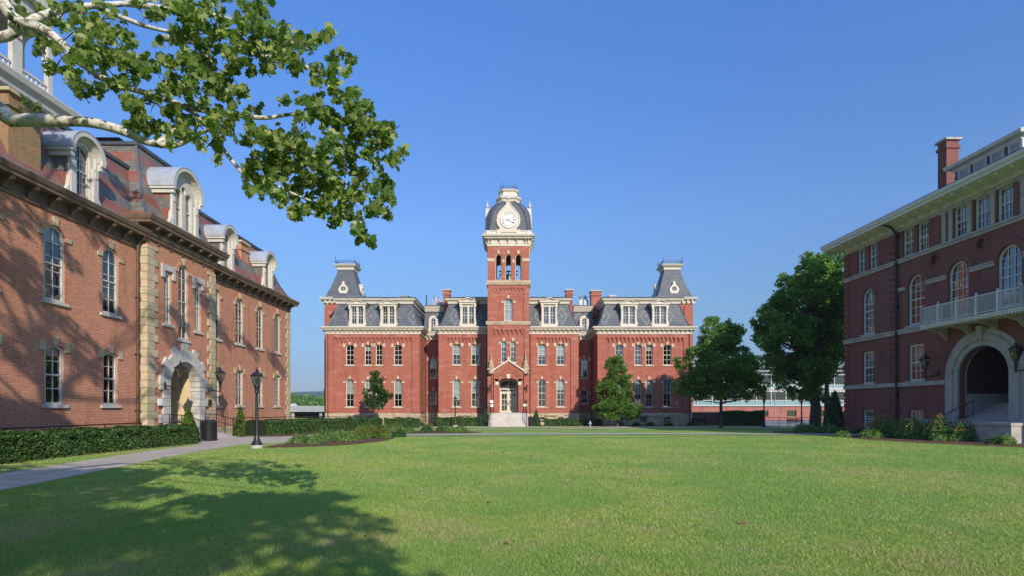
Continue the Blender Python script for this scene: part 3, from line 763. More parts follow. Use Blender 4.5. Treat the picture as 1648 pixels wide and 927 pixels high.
for k in range(4):
    a = k*PI/2; off = Matrix.Rotation(a,3,'Z') @ Vector((0,-TH,0))
    loc = (off.x, TC+off.y, 0)
    o = put('belfry_wall',bw,CB,loc,a); put('belfry_trim',btm,o)
m = MB(); m.box(-TH+.3,TH-.3,TC-TH+.3,TC+TH-.3,16.7,16.95); m.box(-TH+.3,TH-.3,TC-TH+.3,TC+TH-.3,20.9,21.1); m.build('belfry_floors', M['plaster'], CB)
m = MB()
for x in (-.8,.8): m.box(x-.08,x+.08,TC-.9,TC-.75,16.95,18.5); m.box(x-.08,x+.08,TC+.75,TC+.9,16.95,18.5)
m.box(-1.1,1.1,TC-.9,TC-.75,18.4,18.55); m.box(-1.1,1.1,TC+.75,TC+.9,18.4,18.55); m.tube([(-1.4,TC-.8,17),(-.8,TC-.8,18.4)],.05,5); m.tube([(-.0,TC-.9,18.45),(0,TC+.9,18.45)],.06,6)
m.build('bell_frame', M['iron'], CB)
m = MB(); m.lathe([(.0,17.45),(.55,17.5),(.6,17.55),(.42,17.8),(.34,18.15),(.2,18.35),(.02,18.4)],(0,TC),16); m.build('bell', simple('verdigris_bell_bronze',(.25,.32,.28),.5,.2,5,.4), CB, smooth=True)
# frieze, bracketed cornice, parapet
m = MB(); v0,v1 = TC-TH, TC+TH
m.sweep(-TH,TH,v0,v1,[(0,21.0),(.06,21.02),(.08,21.8),(.40,21.86),(.42,22.0),(.58,22.04),(.66,22.22),(.62,22.27),(.26,22.30),(.26,22.36),(.22,22.42),(.22,22.66),(.28,22.7),(.28,22.78),(-.1,22.8)],cap=True)
for k in range(4):
    mm = Matrix.Translation((0,TC,0)) @ Matrix.Rotation(k*PI/2,4,'Z'); m.M = mm
    for x in (-2.3,-2.0,-1.0,0,1.0,2.0,2.3):
        m.prismx([(-TH-.07,21.85),(-TH-.07,21.25),(-TH-.18,21.3),(-TH-.24,21.6),(-TH-.52,21.8),(-TH-.52,21.9)],x-.07,x+.07)
    for x in (-2.35,-1.1,1.1,2.35): m.box(x-.2,x+.2,-TH-.33,-TH-.2,22.36,22.76)
m.M = None
m.build('tower_cornice', M['white'], CB)
# dome: square with cut corners, convex profile
prof = [(22.78,2.6),(23.3,2.6),(23.83,2.56),(24.4,2.52),(24.93,2.42),(25.35,2.27),(25.7,2.08),(26.0,1.87),(26.34,1.6),(26.73,1.25)]
def octo(h, c, z): return [(-h+c,TC-h,z),(h-c,TC-h,z),(h,TC-h+c,z),(h,TC+h-c,z),(h-c,TC+h,z),(-h+c,TC+h,z),(-h,TC+h-c,z),(-h,TC-h+c,z)]
m = MB(); vs = []
for z,h in prof: vs += octo(h,.38+.18*h*((z-22.78)/4),z)
n = len(prof); m.add(vs,[(i*8+k,i*8+(k+1)%8,(i+1)*8+(k+1)%8,(i+1)*8+k) for i in range(n-1) for k in range(8)])
m.build('dome_roof', M['slate_r'] if False else M['slate'], CB)
m = MB()
for k in range(8): m.tube([vs[i*8+k] for i in range(n)],.075,6)
m.build('dome_ribs', M['metal_roof'], CB)
def octsweep(m, prof, cr=.3, cap=True):
    vs = []
    for h,z in prof: vs += octo(h,h*cr*1.3,z)
    n = len(prof); fs = [(i*8+k,i*8+(k+1)%8,(i+1)*8+(k+1)%8,(i+1)*8+k) for i in range(n-1) for k in range(8)]
    if cap: fs.append(tuple((n-1)*8+k for k in range(8)))
    m.add(vs,fs)
m = MB(); octsweep(m,[(1.1,26.5),(1.3,26.6),(1.32,26.9),(1.45,27.0),(1.5,27.2),(1.45,27.25),(1.08,27.38),(1.0,27.9),(1.15,28.0),(1.2,28.15),(1.15,28.2),(.3,28.25)])
m.build('dome_crown', M['white'], CB)
m = MB(); ring = octo(1.0,.4,28.2)
for k in range(8):
    P0,P1 = Vector(ring[k]),Vector(ring[(k+1)%8]); nn = 3 if (P1-P0).length>.8 else 2
    for zz in (.08,.34): m.tube([P0+Vector((0,0,zz)),P1+Vector((0,0,zz))],.018,4)
    for j in range(nn):
        c = P0.lerp(P1,j/nn); c2 = P0.lerp(P1,(j+1)/nn); m.tube([c,c+Vector((0,0,.5))],[.02,.006],4)
        m.tube([c+Vector((0,0,.08)),c2+Vector((0,0,.34))],.013,4); m.tube([c+Vector((0,0,.34)),c2+Vector((0,0,.08))],.013,4)
    m.tube([P0,P0+Vector((0,0,.85))],[.035,.008],5); m.lathe([(.0,28.8),(.06,28.87),(0,28.95)],(P0.x,P0.y),6)
m.build('iron_cresting', M['iron_b'], CB)
# four clock gables
o = [(-1.35,0),(1.35,0),(1.38,.3),(1.12,.32),(.98,.48),(1.14,.66),(1.32,.95),(1.38,1.4),(1.3,1.9),(1.08,2.35),(.78,2.7),(.5,2.98),(.3,3.25),(.22,3.5),(.22,3.62),(-.22,3.62),(-.22,3.5),(-.3,3.25),(-.5,2.98),(-.78,2.7),(-1.08,2.35),(-1.3,1.9),(-1.38,1.4),(-1.32,.95),(-1.14,.66),(-.98,.48),(-1.12,.32),(-1.38,.3)]
ms = MB(); ms.prism(o,0,1.2); ms.ring([(x*1.0,z) for x,z in o],[(x*.9,.06+z*.955) for x,z in o],-.06,.01)
ms.lathe([(.14,3.6),(.18,3.66),(.08,3.74),(.19,3.92),(.2,4.02),(.08,4.16),(.05,4.3),(.02,4.6)],(0,.12),10)
gab = ms.mesh('clock_gable',M['white'])
cz = 1.42
cf = MB(); cf.M = None
circ = lambda r,n=40: [(r*math.cos(2*PI*k/n), cz+r*math.sin(2*PI*k/n)) for k in range(n)]
cf.prism(circ(.88),-.05,0); face = cf.mesh('clock_face',M['sign'])
rg = MB(); rg.ring(circ(.96),circ(.88),-.09,0); rg.ring(circ(.46),circ(.44),-.062,-.05); rg.ring(circ(.84),circ(.82),-.062,-.05); rim = rg.mesh('clock_rim',M['white'])
nml = []; nm = MB()      # roman numerals as strokes
def stroke(ang, x0, r0, x1, r1, wd=.03):
    a = R(90-ang); er = Vector((math.cos(a),math.sin(a))); et = Vector((math.sin(a),-math.cos(a)))
    p0 = er*r0+et*x0; p1 = er*r1+et*x1; d = (p1-p0).normalized(); nn = Vector((-d.y,d.x))*wd/2
    nm.prism([(q.x,cz+q.y) for q in (p0+nn,p0-nn,p1-nn,p1+nn)],-.066,-.05)
num = ['XII','I','II','III','IIII','V','VI','VII','VIII','IX','X','XI']
for i,s_ in enumerate(num):
    wds = {'I':.055,'V':.12,'X':.13}; tw = sum(wds[c] for c in s_); x = -tw/2
    for c in s_:
        wc = wds[c]
        if c=='I': stroke(i*30,x+wc/2,.55,x+wc/2,.78)
        if c=='V': stroke(i*30,x+.01,.78,x+wc/2,.55,.035); stroke(i*30,x+wc-.01,.78,x+wc/2,.55,.018)
        if c=='X': stroke(i*30,x+.01,.78,x+wc-.01,.55,.035); stroke(i*30,x+wc-.01,.78,x+.01,.55,.018)
        x += wc
    nml.append(nm.mesh('numeral',M['iron'])); nm.v, nm.f = [], []
for k in range(60): stroke(k*6,0,.79,0,.815,.012)
numm = nm.mesh('minute_marks',M['iron'])
nm = MB(); stroke(250,0,-.12,0,.42,.055); hh = nm; hh.v = [(x,y-.03,z) for x,y,z in hh.v]; hourm = hh.mesh('hour_hand',M['iron'])
nm = MB(); stroke(124,0,-.16,0,.74,.04); nm.v = [(x,y-.045,z) for x,y,z in nm.v]; minm = nm.mesh('minute_hand',M['iron'])
for k in range(4):
    a = k*PI/2; off = Matrix.Rotation(a,3,'Z') @ Vector((0,-2.68,0))
    o_ = put('clock_gable',gab,CB,(off.x,TC+off.y,22.56),a)
    for me in [face,rim,numm,hourm,minm]+nml: put(me.name.split('.')[0],me,o_)
# entrance: gable, doors, transom, lettering, ornaments, steps
m = MB(); zf = 6.55
m.prism([(-1.7,5.45),(-1.7,6.25),(0,7.5),(1.7,6.25),(1.7,5.45)]+[(1.18*math.cos(PI*k/10)*1.0, 4.95+.62*math.sin(PI*k/10)) for k in range(0,11)],TV-.45,TV-.1)
for s_ in (-1,1): m.box(min(s_*1.7,s_*1.15),max(s_*1.7,s_*1.15),TV-.45,TV-.1,1.55,5.46)
for k in range(-6,7):
    x = k*.24; m.box(x-.035,x+.035,TV-.53,TV-.44,5.75+abs(.0),6.9-abs(x)*.62)
m.build('porch_gable', B, CB)
m = MB()
for s_ in (-1,1):
    m.prism([(0,7.72),(s_*1.98,6.36),(s_*1.98,6.18),(0,7.50)],TV-.62,TV-.1)
    m.box(min(s_*1.12,s_*1.5),max(s_*1.12,s_*1.5),TV-.5,TV-.44,4.75,5.15)
m.lathe([(.05,7.6),(.17,7.66),(.2,7.8),(.1,7.95),(.02,8.0)],(0,TV-.5),8)
m.prism([(-.16,5.5),(.16,5.5),(.22,6.0),(-.22,6.0)],TV-.55,TV-.44)
m.build('porch_coping', M['white'], CB)
for s_ in (-1,1):   # carved stone ornaments either side
    m = MB(); x = s_*2.0
    m.lathe([(.12,5.95),(.34,6.05),(.40,6.25),(.28,6.4),(.3,6.75),(.36,6.85),(.3,6.98),(.22,7.35),(.26,7.45),(.13,7.6),(.06,8.1),(.02,8.35)],(x,TV-.35),6)
    m.box(x-.42,x+.42,TV-.5,TV-.1,6.5,6.72); m.box(x-.1,x+.1,TV-.66,TV-.3,6.9,7.1)
    m.build('carved_pinnacle', M['stone'], CB)
    m = MB(); m.box(min(s_*1.95,s_*1.8),max(s_*1.95,s_*1.8),TV-.3,TV-.1,1.55,6.0); m.build('porch_pilaster', B, CB)
dd = TV+1.3
m = MB(); hs2 = [outline(.74,2.25,'rect',x=x,z=1.72) for x in (-.49,.49)]
m.wall(outline(2.05,3.9,'seg',x=0,z=1.55),[rect(-.9,-.06,4.05,4.25),rect(.06,.9,4.05,4.25),outline(1.86,.92,'seg',x=0,z=4.42)]+[rect(x-.30,x+.30,1.78,3.78) for x in (-.49,.49)],dd,.1)
m.ring(outline(2.3,4.05,'seg',x=0,z=1.5),outline(1.96,3.88,'seg',x=0,z=1.55),dd-.1,dd+.05)
for x in (-.49,.49):
    m.box(x-.02,x+.02,dd+.0,dd+.06,1.78,3.78)
    for k in (1,2): m.box(x-.3,x+.3,dd+.002,dd+.058,1.78+2.0*k/3-.03,1.78+2.0*k/3+.03)
m.box(-.02,.02,dd+.02,dd+.07,4.42,5.3)
dr = m.build('entrance_door', M['white'], CB)
m = MB(); m.add([(-1,dd+.065,1.6),(1,dd+.065,1.6),(1,dd+.065,5.35),(-1,dd+.065,5.35)],[(0,1,2,3)]); m.build('pane', M['glass'], dr)
m = MB()
for s_ in (-1,1): m.tube([(s_*.1,dd-.1,2.4),(s_*.1,dd-.1,2.9)],.02,6); m.box(s_*.1-.02,s_*.1+.02,dd-.1,dd,2.45,2.5)
m.build('handle', M['iron'], dr)
m = MB()   # porch side walls and ceiling
for s_ in (-1,1): m.box(min(s_*1.03,s_*1.2),max(s_*1.03,s_*1.2),TV+.33,dd+.3,1.5,5.5)
m.box(-1.2,1.2,TV+.33,dd+.3,5.46,5.6); m.build('porch_reveal', B, CB)
m = MB(); m.box(-1.2,1.2,TV-.5,dd+.4,1.4,1.55); m.build('threshold', M['granite'], CB)
def text_obj(s_, size, mat, parent, loc, rot=(PI/2,0,0), ext=.01, name='lettering'):
    cu_ = bpy.data.curves.new(name,'FONT'); cu_.body = s_; cu_.size = size; cu_.extrude = ext; cu_.align_x = 'CENTER'; cu_.align_y = 'CENTER'; cu_.resolution_u = 2
    t_ = bpy.data.objects.new('tmp_text', cu_); COL.objects.link(t_); dg = bpy.context.evaluated_depsgraph_get(); dg.update()
    me = bpy.data.meshes.new_from_object(t_.evaluated_get(dg)); me.name = name; bpy.data.objects.remove(t_); bpy.data.curves.remove(cu_)
    me.materials.clear(); me.materials.append(mat)
    o = put(name, me, parent, loc); o.rotation_euler = rot; return o
text_obj('WOODBURN HALL', .21, M['white'], dr, (0,dd-.02,4.55))
st = MB(); n = 8
for k in range(n): st.box(-1.9,1.9,TV-.55-.34*(n-k)+.0,TV-.1,(0 if k==0 else .19*k),.19*(k+1)+.0)
for s_ in (-1,1): st.prismx([(TV-.1,0),(TV-.1,1.5),(TV-.6,1.5),(TV-3.1,.25),(TV-3.1,0)],min(s_*1.92,s_*2.2),max(s_*1.92,s_*2.2))
st.build('entrance_steps', M['granite'], CB)
m = MB()
for s_ in (-1,1):
    x = s_*2.06
    m.tube([(x,TV-3.2,.0),(x,TV-3.2,1.15),(x,TV-.8,2.55),(x,TV-.3,2.55),(x,TV-.3,1.5)],.035,6)
    m.tube([(x,TV-3.15,.7),(x,TV-.8,2.1)],.02,5)
    for k in range(7): y = TV-3.0+k*.4; z0 = .3+(y-(TV-3.1))*.5; m.tube([(x,y,z0),(x,y,z0+.8)],.015,4)
m.build('handrail', M['iron'], CB)
m = MB(); m.box(-2.28,-1.62+0,TV-.55+.38,TV-.12,2.55,2.9) if False else None
for (x0,z0,z1,mt) in ((-2.15,2.66,2.98,'sign'),(-2.15,2.22,2.52,'sign'),(1.72,2.70,2.98,'sign_d'),(1.72,2.28,2.56,'sign')):
    m = MB(); m.box(x0,x0+.45,TV-.335,TV-.30,z0,z1); m.build('wall_plaque', M[mt], CB)

# ------------------------------------------------------------------ lamps (post and wall)
def lantern_mesh(s=1.0):
    m = MB()
    for k in range(4):
        a = PI/4+k*PI/2; b = a+PI/2
        p0 = Vector((.13*math.cos(a),.13*math.sin(a),0)); p1 = Vector((.30*math.cos(a),.30*math.sin(a),.58))
        q0 = Vector((.13*math.cos(b),.13*math.sin(b),0)); q1 = Vector((.30*math.cos(b),.30*math.sin(b),.58))
        m.tube([p0*s,p1*s],.018*s,4); m.tube([p0*s,q0*s],.02*s,4); m.tube([p1*s,q1*s],.025*s,4); m.tube([(p0+q0)/2*s,(p1+q1)/2*s],.010*s,4)
    return m
def lantern_glass(s=1.0):
    m = MB(); m.lathe([(.125*s,.02*s),(.285*s,.56*s)],(0,0),4,PI/4); return m
def lantern_cap(s=1.0):
    m = MB(); m.lathe([(.33*s,.57*s),(.34*s,.61*s),(.22*s,.73*s),(.09*s,.82*s),(.07*s,.88*s),(.1*s,.90*s),(.03*s,.95*s),(.02*s,1.06*s),(.005*s,1.1*s)],(0,0),4,PI/4); return m
bulb = simple('frosted_bulb',(.7,.7,.66),.3)
def post_lamp(loc, label, H=3.6):
    t = thing('lamp_post', loc, 0, label, 'street lamp', 'black lantern lamp posts around the lawn')
    m = MB(); m.lathe([(.25,-.1),(.25,.13),(.22,.15)],(0,0),20); m.build('footing', M['concrete'], t)
    m = MB(); m.lathe([(.23,.15),(.23,.2),(.19,.24),(.15,.34),(.11,.42),(.10,.5),(.085,.55),(.075,.6),(.06,2.2),(.055,2.35),(.09,2.38),(.09,2.42),(.075,2.46),(.10,2.6),(.11,2.62),(.09,2.66),(.13,2.72)],(0,0),20); m.build('post', M['iron'], t, smooth=True)
    l = lantern_mesh(.82).build('lantern', M['iron'], t, loc=(0,0,2.62))
    lantern_glass(.82).build('glass', M['glass_lamp'], l); lantern_cap(.82).build('cap', M['iron'], l)
    m = MB(); m.lathe([(.03,.05),(.045,.1),(.05,.32),(.02,.4)],(0,0),8); m.build('bulb', bulb, l)
    return t
lp = post_lamp((-10.95,24.0,g(24)+.0), 'black lantern lamp post at the left path corner by the lawn')
# the other posts are copies
def lamp_at(x, y, label): return copy_thing(lp, (x,y,g(y)), 0, label)
lamp_at(-6.35,62.6,'slim black lamp post left of the entrance steps before the clock-tower hall')
lamp_at(-13.5,54.8,'black lamp post standing in front of the small young tree')
lamp_at(24.6,54.6,'black lamp post between the two big trees on the right, before the glass building')
lamp_at(29.0,56.0,'black lamp post close to the big tree trunk on the right')
lamp_at(-38.8,96,'small dark lamp post far off on the parking deck edge')
lamp_at(21.6,75.0,'lamp post half hidden behind the round tree, beside the hall corner')
def wall_lamp(loc, rz, label, s=1.0):
    t = thing('wall_lantern', loc, rz, label, 'wall lamp', 'black bracket lanterns on the walls')
    m = MB(); m.box(-.06,.06,-.04,.0,-.15,.25)
    m.tube([(0,-.02,.1),(0,-.5*s,-.12),(0,-.72*s,-.14),(0,-.78*s,-.08)],.03*s,6); m.tube([(0,-.02,-.1),(0,-.45*s,-.12)],.018*s,5)
    m.tube([(0,-.78*s,-.2*s),(0,-.78*s,.42*s)],[.04*s,.085*s],8); m.build('bracket', M['iron'], t)
    l = lantern_mesh(.85*s).build('lantern', M['iron'], t, loc=(0,-.78*s,.38*s))
    lantern_glass(.85*s).build('glass', M['glass_lamp'], l); lantern_cap(.85*s).build('cap', M['iron'], l)
    m = MB(); m.lathe([(.03,.05),(.045,.1),(.05,.3),(.02,.36)],(0,0),8); m.build('bulb', bulb, l)
    return t
wall_lamp((-.416-2.12,64.85,4.1),0,'small black lantern on the brick left of the central entrance door',.62)
wall_lamp((-.416+2.12,64.85,4.1),0,'small black lantern on the brick right of the central entrance door',.62)

# ------------------------------------------------------------------ left hall (facade faces +X, local x runs away from the camera)
LB = thing('side_hall', (-20,50.3,0), PI/2, 'orange brick hall on the left with brown bracketed eaves and red and grey slate roof', 'building')
def U(Y): return Y-50.3
BL = M['brick_l']; Y0 = -2
up = [4.2+3.4*k for k in range(8)][2:]      # near upper windows
near = [24.45, 27.9, 21.05, 17.65, 14.25, 10.85]
far = [37.75,41.05,44.35,47.65]
LU, LL = (1.12,3.35,'round'), (1.02,2.62,'seg')
near = [24.45,27.85,21.05,17.65,14.25,10.85]; hs = [outline(*LU,x=U(y),z=6.82) for y in near+far]+[outline(*LL,x=U(y),z=2.3) for y in near+far]
m = MB()
for a_,b_ in ((U(Y0),U(30.0)),(U(36.8),0)): m.wall(rect(a_,b_,0,11.0),[h for h in hs if a_ < h[0][0] < b_],0,.32)
m.add([(0,0,0),(0,18,0),(0,18,11),(0,0,11)],[(0,1,2,3)]); m.add([(U(Y0),0,0),(U(Y0),18,0),(U(Y0),18,11),(U(Y0),0,11)],[(0,1,2,3)]); m.add([(U(Y0),18,0),(0,18,0),(0,18,11),(U(Y0),18,11)],[(0,1,2,3)])
m.build('wall', BL, LB)
kwL = dict(frame='white_l', hoodmat='stone_l', brick='brick_l', sill='stone_w', t=.11, rec=.05)
for i,y in enumerate(near+far):
    lv = (y == far[-1])
    window(LB,U(y),6.82,0,*LU,cols=2,rows=5,hood=1,louver=lv,blind=(0 if i%3 else .2),**kwL)
    window(LB,U(y),2.3,0,*LL,cols=2,rows=4,hood=1,louver=lv,blind=(.0 if i%2 else .18),**kwL)
m = MB(); m.box(U(Y0),0,4.5,4.6,0,11); m.box(U(Y0),0,.35,4.5,5.9,6.1); m.box(U(Y0),0,.35,4.5,.9,1.05); m.box(U(Y0),0,.35,4.5,11.0,11.1); m.build('interior_walls', simple('warm_interior_plaster',(.34,.30,.20),.9,.1,1), LB)
m = MB(); m.sweep(U(Y0),0,-.0,18,[(.09,-.3),(.09,.75),(0,.82)]); m.build('stone_base', M['stone_l'], LB)
# projecting entrance pavilion
P0,P1 = U(30.0),U(36.8); PV = -.42; PC = U(33.35)
ph = [outline(1.0,4.5,'round',x=U(33.3),z=6.2), outline(.66,3.0,'seg',x=U(31.8),z=6.9), outline(.66,3.0,'seg',x=U(34.85),z=6.9)]
dr_o = outline(3.07,4.21,'round',x=PC,z=.75)
m = MB(); m.wall(rect(P0,P1,0,11.8),ph+[dr_o],PV,.5)
m.add([(P0,PV,0),(P0,.1,0),(P0,.1,11.8),(P0,PV,11.8)],[(0,1,2,3)]); m.add([(P1,PV,0),(P1,.1,0),(P1,.1,11.8),(P1,PV,11.8)],[(0,1,2,3)])
m.add([(P0,.05,11),(P1,.05,11),(P1,.05,11.8),(P0,.05,11.8)],[(0,1,2,3)])
m.build('entrance_pavilion', BL, LB)
window(LB,U(33.3),6.2,PV,1.0,4.5,'round',cols=2,rows=6,hood=1,**kwL)
for y in (31.8,34.85):
    window(LB,U(y),6.9,PV,.66,3.0,'seg',cols=2,rows=4,**kwL)
m = MB()
for y in (31.8,34.85):
    c = U(y); m.box(c-.62,c+.62,PV-.1,PV+.02,9.98,10.3)
    for s_ in (-1,1): m.box(min(c+s_*.62,c+s_*.38),max(c+s_*.62,c+s_*.38),PV-.1,PV+.02,9.55,9.98)
m.build('window_lintels', M['stone_w'], LB)
# portal: alternating long and short voussoirs of pale stone
m = MB(); r0 = 1.475; zc = .75+4.15-1.475
for k in range(13):
    a0 = PI*k/13; a1 = PI*(k+1)/13; ro = r0+(.98 if k%2==0 else .72)
    if k == 6: ro = r0+1.1
    e = .012
    pts = [(PC+r0*math.cos(a0+e),zc+r0*math.sin(a0+e)),(PC+ro*math.cos(a0+e/2),zc+ro*math.sin(a0+e/2)),(PC+ro*math.cos(a1-e/2),zc+ro*math.sin(a1-e/2)),(PC+r0*math.cos(a1-e),zc+r0*math.sin(a1-e))]
    m.prism(pts,PV-.14,PV+.46)
zz = .4; k = 0
while zz < zc-.05:
    h = min(.46,zc-zz); wd = .62 if k%2 else .92
    for s_ in (-1,1): m.box(min(PC+s_*r0,PC+s_*(r0+wd)),max(PC+s_*r0,PC+s_*(r0+wd)),PV-.14,PV+.46,zz+.012,zz+h-.012)
    zz += .46; k += 1
m.build('portal_arch', M['stone_w'], LB)
m = MB()    # vaulted porch inside
m.box(PC-1.9,PC-1.52,.05,3.6,.5,4.9); m.box(PC+1.52,PC+1.9,.05,3.6,.5,4.9); m.box(PC-1.9,PC+1.9,3.5,3.7,.5,5.2); m.box(PC-1.9,PC+1.9,.1,3.6,4.92,5.1); m.box(PC-1.9,PC+1.9,-.42,3.6,.6,.78)
m.build('porch_interior', M['porch'], LB)
m = MB(); m.box(PC-.95,PC+.95,3.40,3.52,.78,3.2); m.build('porch_door', M['brown'], LB)
# quoins
m = MB()
def quoins(u, side, v, z0, z1, ret=0, sg=1):
    z = z0; k = 0
    while z < z1-.05:
        h = min(.42,z1-z); L = .86 if k%2 else .58
        a,b = sorted((u-sg*.05, u+sg*L)); m.box(a,b,v-.06,v+.3,z+.008,z+h-.012)
        if ret:
            a,b = sorted((u-sg*.06,u+sg*.2)); m.box(a,b,v-.055,v+(ret if k%2 else ret*.7),z+.010,z+h-.014)
        z += .42; k += 1
quoins(P0,0,PV,.3,11.0,.40,1); quoins(P1,0,PV,.3,11.0,.40,-1); quoins(0,0,0,.3,10.6,.8,-1)
m.build('quoins', M['stone_l'], LB)
# brown bracketed eaves
def eaves(u0,u1,v0,v1,z0,z1,out,name='eaves'):
    m = MB(); h = z1-z0
    m.sweep(u0,u1,v0,v1,[(.0,z0),(.07,z0),(.10,z0+.12),(.05,z0+.14),(.05,z0+h*.6),(out*.82,z0+h*.62),(out*.82,z0+h*.72),(out*.92,z0+h*.80),(out,z0+h*.95),(out,z1),(out-.05,z1+.03),(-.8,z1+.05)])
    def br(M_,a,b):
        n = max(2,int((b-a)/1.12))
        m.M = M_
        for k in range(n+1):
            u = a+.25+(b-a-.5)*k/n
            m.prismx([(-.06,z0+h*.61),(-.06,z0+h*.10),(-.15,z0+h*.14),(-.2,z0+h*.34),(-out*.72,z0+h*.46),(-out*.76,z0+h*.61)],u-.09,u+.09)
        m.M = None
    br(Matrix.Translation((0,v0,0)),u0,u1)
    br(Matrix.Translation((u0,v1,0))@Matrix.Rotation(-PI/2,4,'Z'),0,v1-v0)
    br(Matrix.Translation((u1,v0,0))@Matrix.Rotation(PI/2,4,'Z'),0,v1-v0)
    return m.build(name, M['brown'], LB)
eaves(U(Y0),0,0,18,10.72,11.72,.66); eaves(P0,P1,PV,6,11.35,12.45,.68)
# roofs
def mroof(u0,u1,v0,v1,z0,z1,ins,name='roof'):
    m = MB(); pr = [(-(ins*((k/10)**.62)), z0+(z1-z0)*k/10) for k in range(11)]
    m.sweep(u0,u1,v0,v1,pr,cap=True); m.build(name, M['slate_l'], LB)
    m = MB(); m.sweep(u0+ins,u1-ins,v0+ins,v1-ins,[(.0,z1-.08),(.12,z1-.06),(.14,z1+.12),(.05,z1+.16),(-.3,z1+.2),(-3,z1+.5)],cap=True); 
    for uu,sg in ((u0,1),(u1,-1)): m.tube([(uu-sg*p[0],v0-p[0],p[1]) for p in pr],.08,5)
    m.build('ridge_flashing', M['metal'] if name=='x' else M['metal_roof'], LB)
mroof(U(Y0)-.25,.25,-.25,18.25,11.76,15.65,1.8); mroof(P0-.2,P1+.2,PV-.2,7.5,12.5,17.2,2.0)
# round-hooded dormers
def dormer_l(u,z0,v,w,h,hw,H,lou=False,double=False):
    m = MB()
    if double: ho = [outline(.62,2.2,'round',x=-.5,z=.35),outline(.62,2.2,'round',x=.5,z=.35),[(.22*math.cos(2*PI*k/12),2.62+.22*math.sin(2*PI*k/12)) for k in range(12)]]
    else: ho = [outline(w,h,'round',z=.3)]
    m.wall(outline(hw*2,H,'round'),ho,0,.22); m.ring(outline(hw*2+.0,H,'round'),outline(hw*2-.26,H-.13,'round',z=0),-.12,.01)
    full = outline(hw*2+.44,H+.22,'round',n=16)[2:]
    ho2 = outline(hw*2+.04,H+.02,'round',n=16)[2:]
    m.ring(full,ho2,-.34,2.6,closed=False)
    full2 = outline(hw*2+.24,H+.12,'round',n=16)[2:]; m.ring(full2,outline(hw*2-.1,H-.05,'round',n=16)[2:],-.2,0,closed=False)
    sp = H-hw
    for s_ in (-1,1):
        a,b = sorted((s_*hw,s_*(hw+.22))); m.box(a,b,-.34,2.6,sp-.14,sp+.0); m.box(min(s_*(hw-.02),s_*(hw+.13)),max(s_*(hw-.02),s_*(hw+.13)),-.26,2.4,sp-.36,sp-.14)
        a,b = sorted((s_*(hw-.28),s_*(hw+.02))); m.box(a,b,-.14,.02,0,sp-.36); m.box(a+.06,b-.06,-.18,-.13,sp-.8,sp-.5)
        m.prism([(s_*hw,0),(s_*(hw+.28),0),(s_*(hw+.28),.18),(s_*(hw+.1),.5),(s_*(hw+.03),1.0)],-.1,.08)
    d = m.build('dormer', M['white_l'], LB, loc=(u,v,z0))
    c = MB()
    for s_ in (-1,1): a,b = sorted((s_*(hw-.06),s_*(hw-.0))); c.box(a,b,.02,2.4,0,sp-.2)
    c.build('dormer_cheeks', M['slate_l'], d)
    t = MB(); t.ring(outline(hw*2+.52,H+.26,'round',n=16)[2:],outline(hw*2+.45,H+.225,'round',n=16)[2:],-.36,2.8,closed=False); t.build('tin_roof', simple('bright_tin',(.62,.64,.66),.38,.1,3,.5) if 'tin' not in M else M['tin'], d)
    if double:
        for x in (-.5,.5): window(d,x,.35,0,.62,2.2,'round',cols=1,rows=2,t=.05,rec=.1,sill=None,deep=True,frame='white_l')
        c = MB(); c.add([(.22*math.cos(2*PI*k/12),.12,2.62+.22*math.sin(2*PI*k/12)) for k in range(12)],[tuple(range(12))]); c.build('pane',M['glass'],d)
    else: window(d,0,.3,0,w,h,'round',cols=2,rows=4,t=.06,rec=.1,sill=None,deep=True,louver=lou,frame='white_l')
M['tin'] = simple('bright_tin',(.44,.46,.48),.42,.1,3,.35)
dormer_l(U(26.2),11.82,.12,.95,2.35,.82,3.0)
for y in (19.4,12.5,39.4): dormer_l(U(y),11.82,.12,.95,2.35,.82,3.0)
dormer_l(U(46.0),11.82,.12,.95,2.35,.82,3.0,lou=True)
dormer_l(PC+.05,12.55,PV+.02,.6,2.2,1.3,3.65,double=True)
M['brick_m'] = brick_mat('mossy_chimney_brick', (.36,.19,.085), (.20,.11,.05), (.34,.28,.18), eff=(.16,.15,.06))
chimney(U(22.6),U(24.15),.35,1.9,11.8,15.0,root=LB,mat='brick_m',cap='stone_l'); chimney(U(43.1),U(44.3),.9,2.0,12,15.0,root=LB,mat='brick_l')
# downspouts
m = MB(); m.tube([(P0-.28,-.12,11.0),(P0-.28,-.12,.5)],.075,8); m.tube([(P1+.25,-.12,11.0),(P1+.25,-.12,.5)],.06,8); m.tube([(P0-.28,-.12,11.0),(P0-.28,-.6,11.4)],.075,8)
for z in (2,5,8): m.box(P0-.38,P0-.18,-.22,.0,z,z+.06)
m.build('downspouts', M['leaf_rim'], LB)
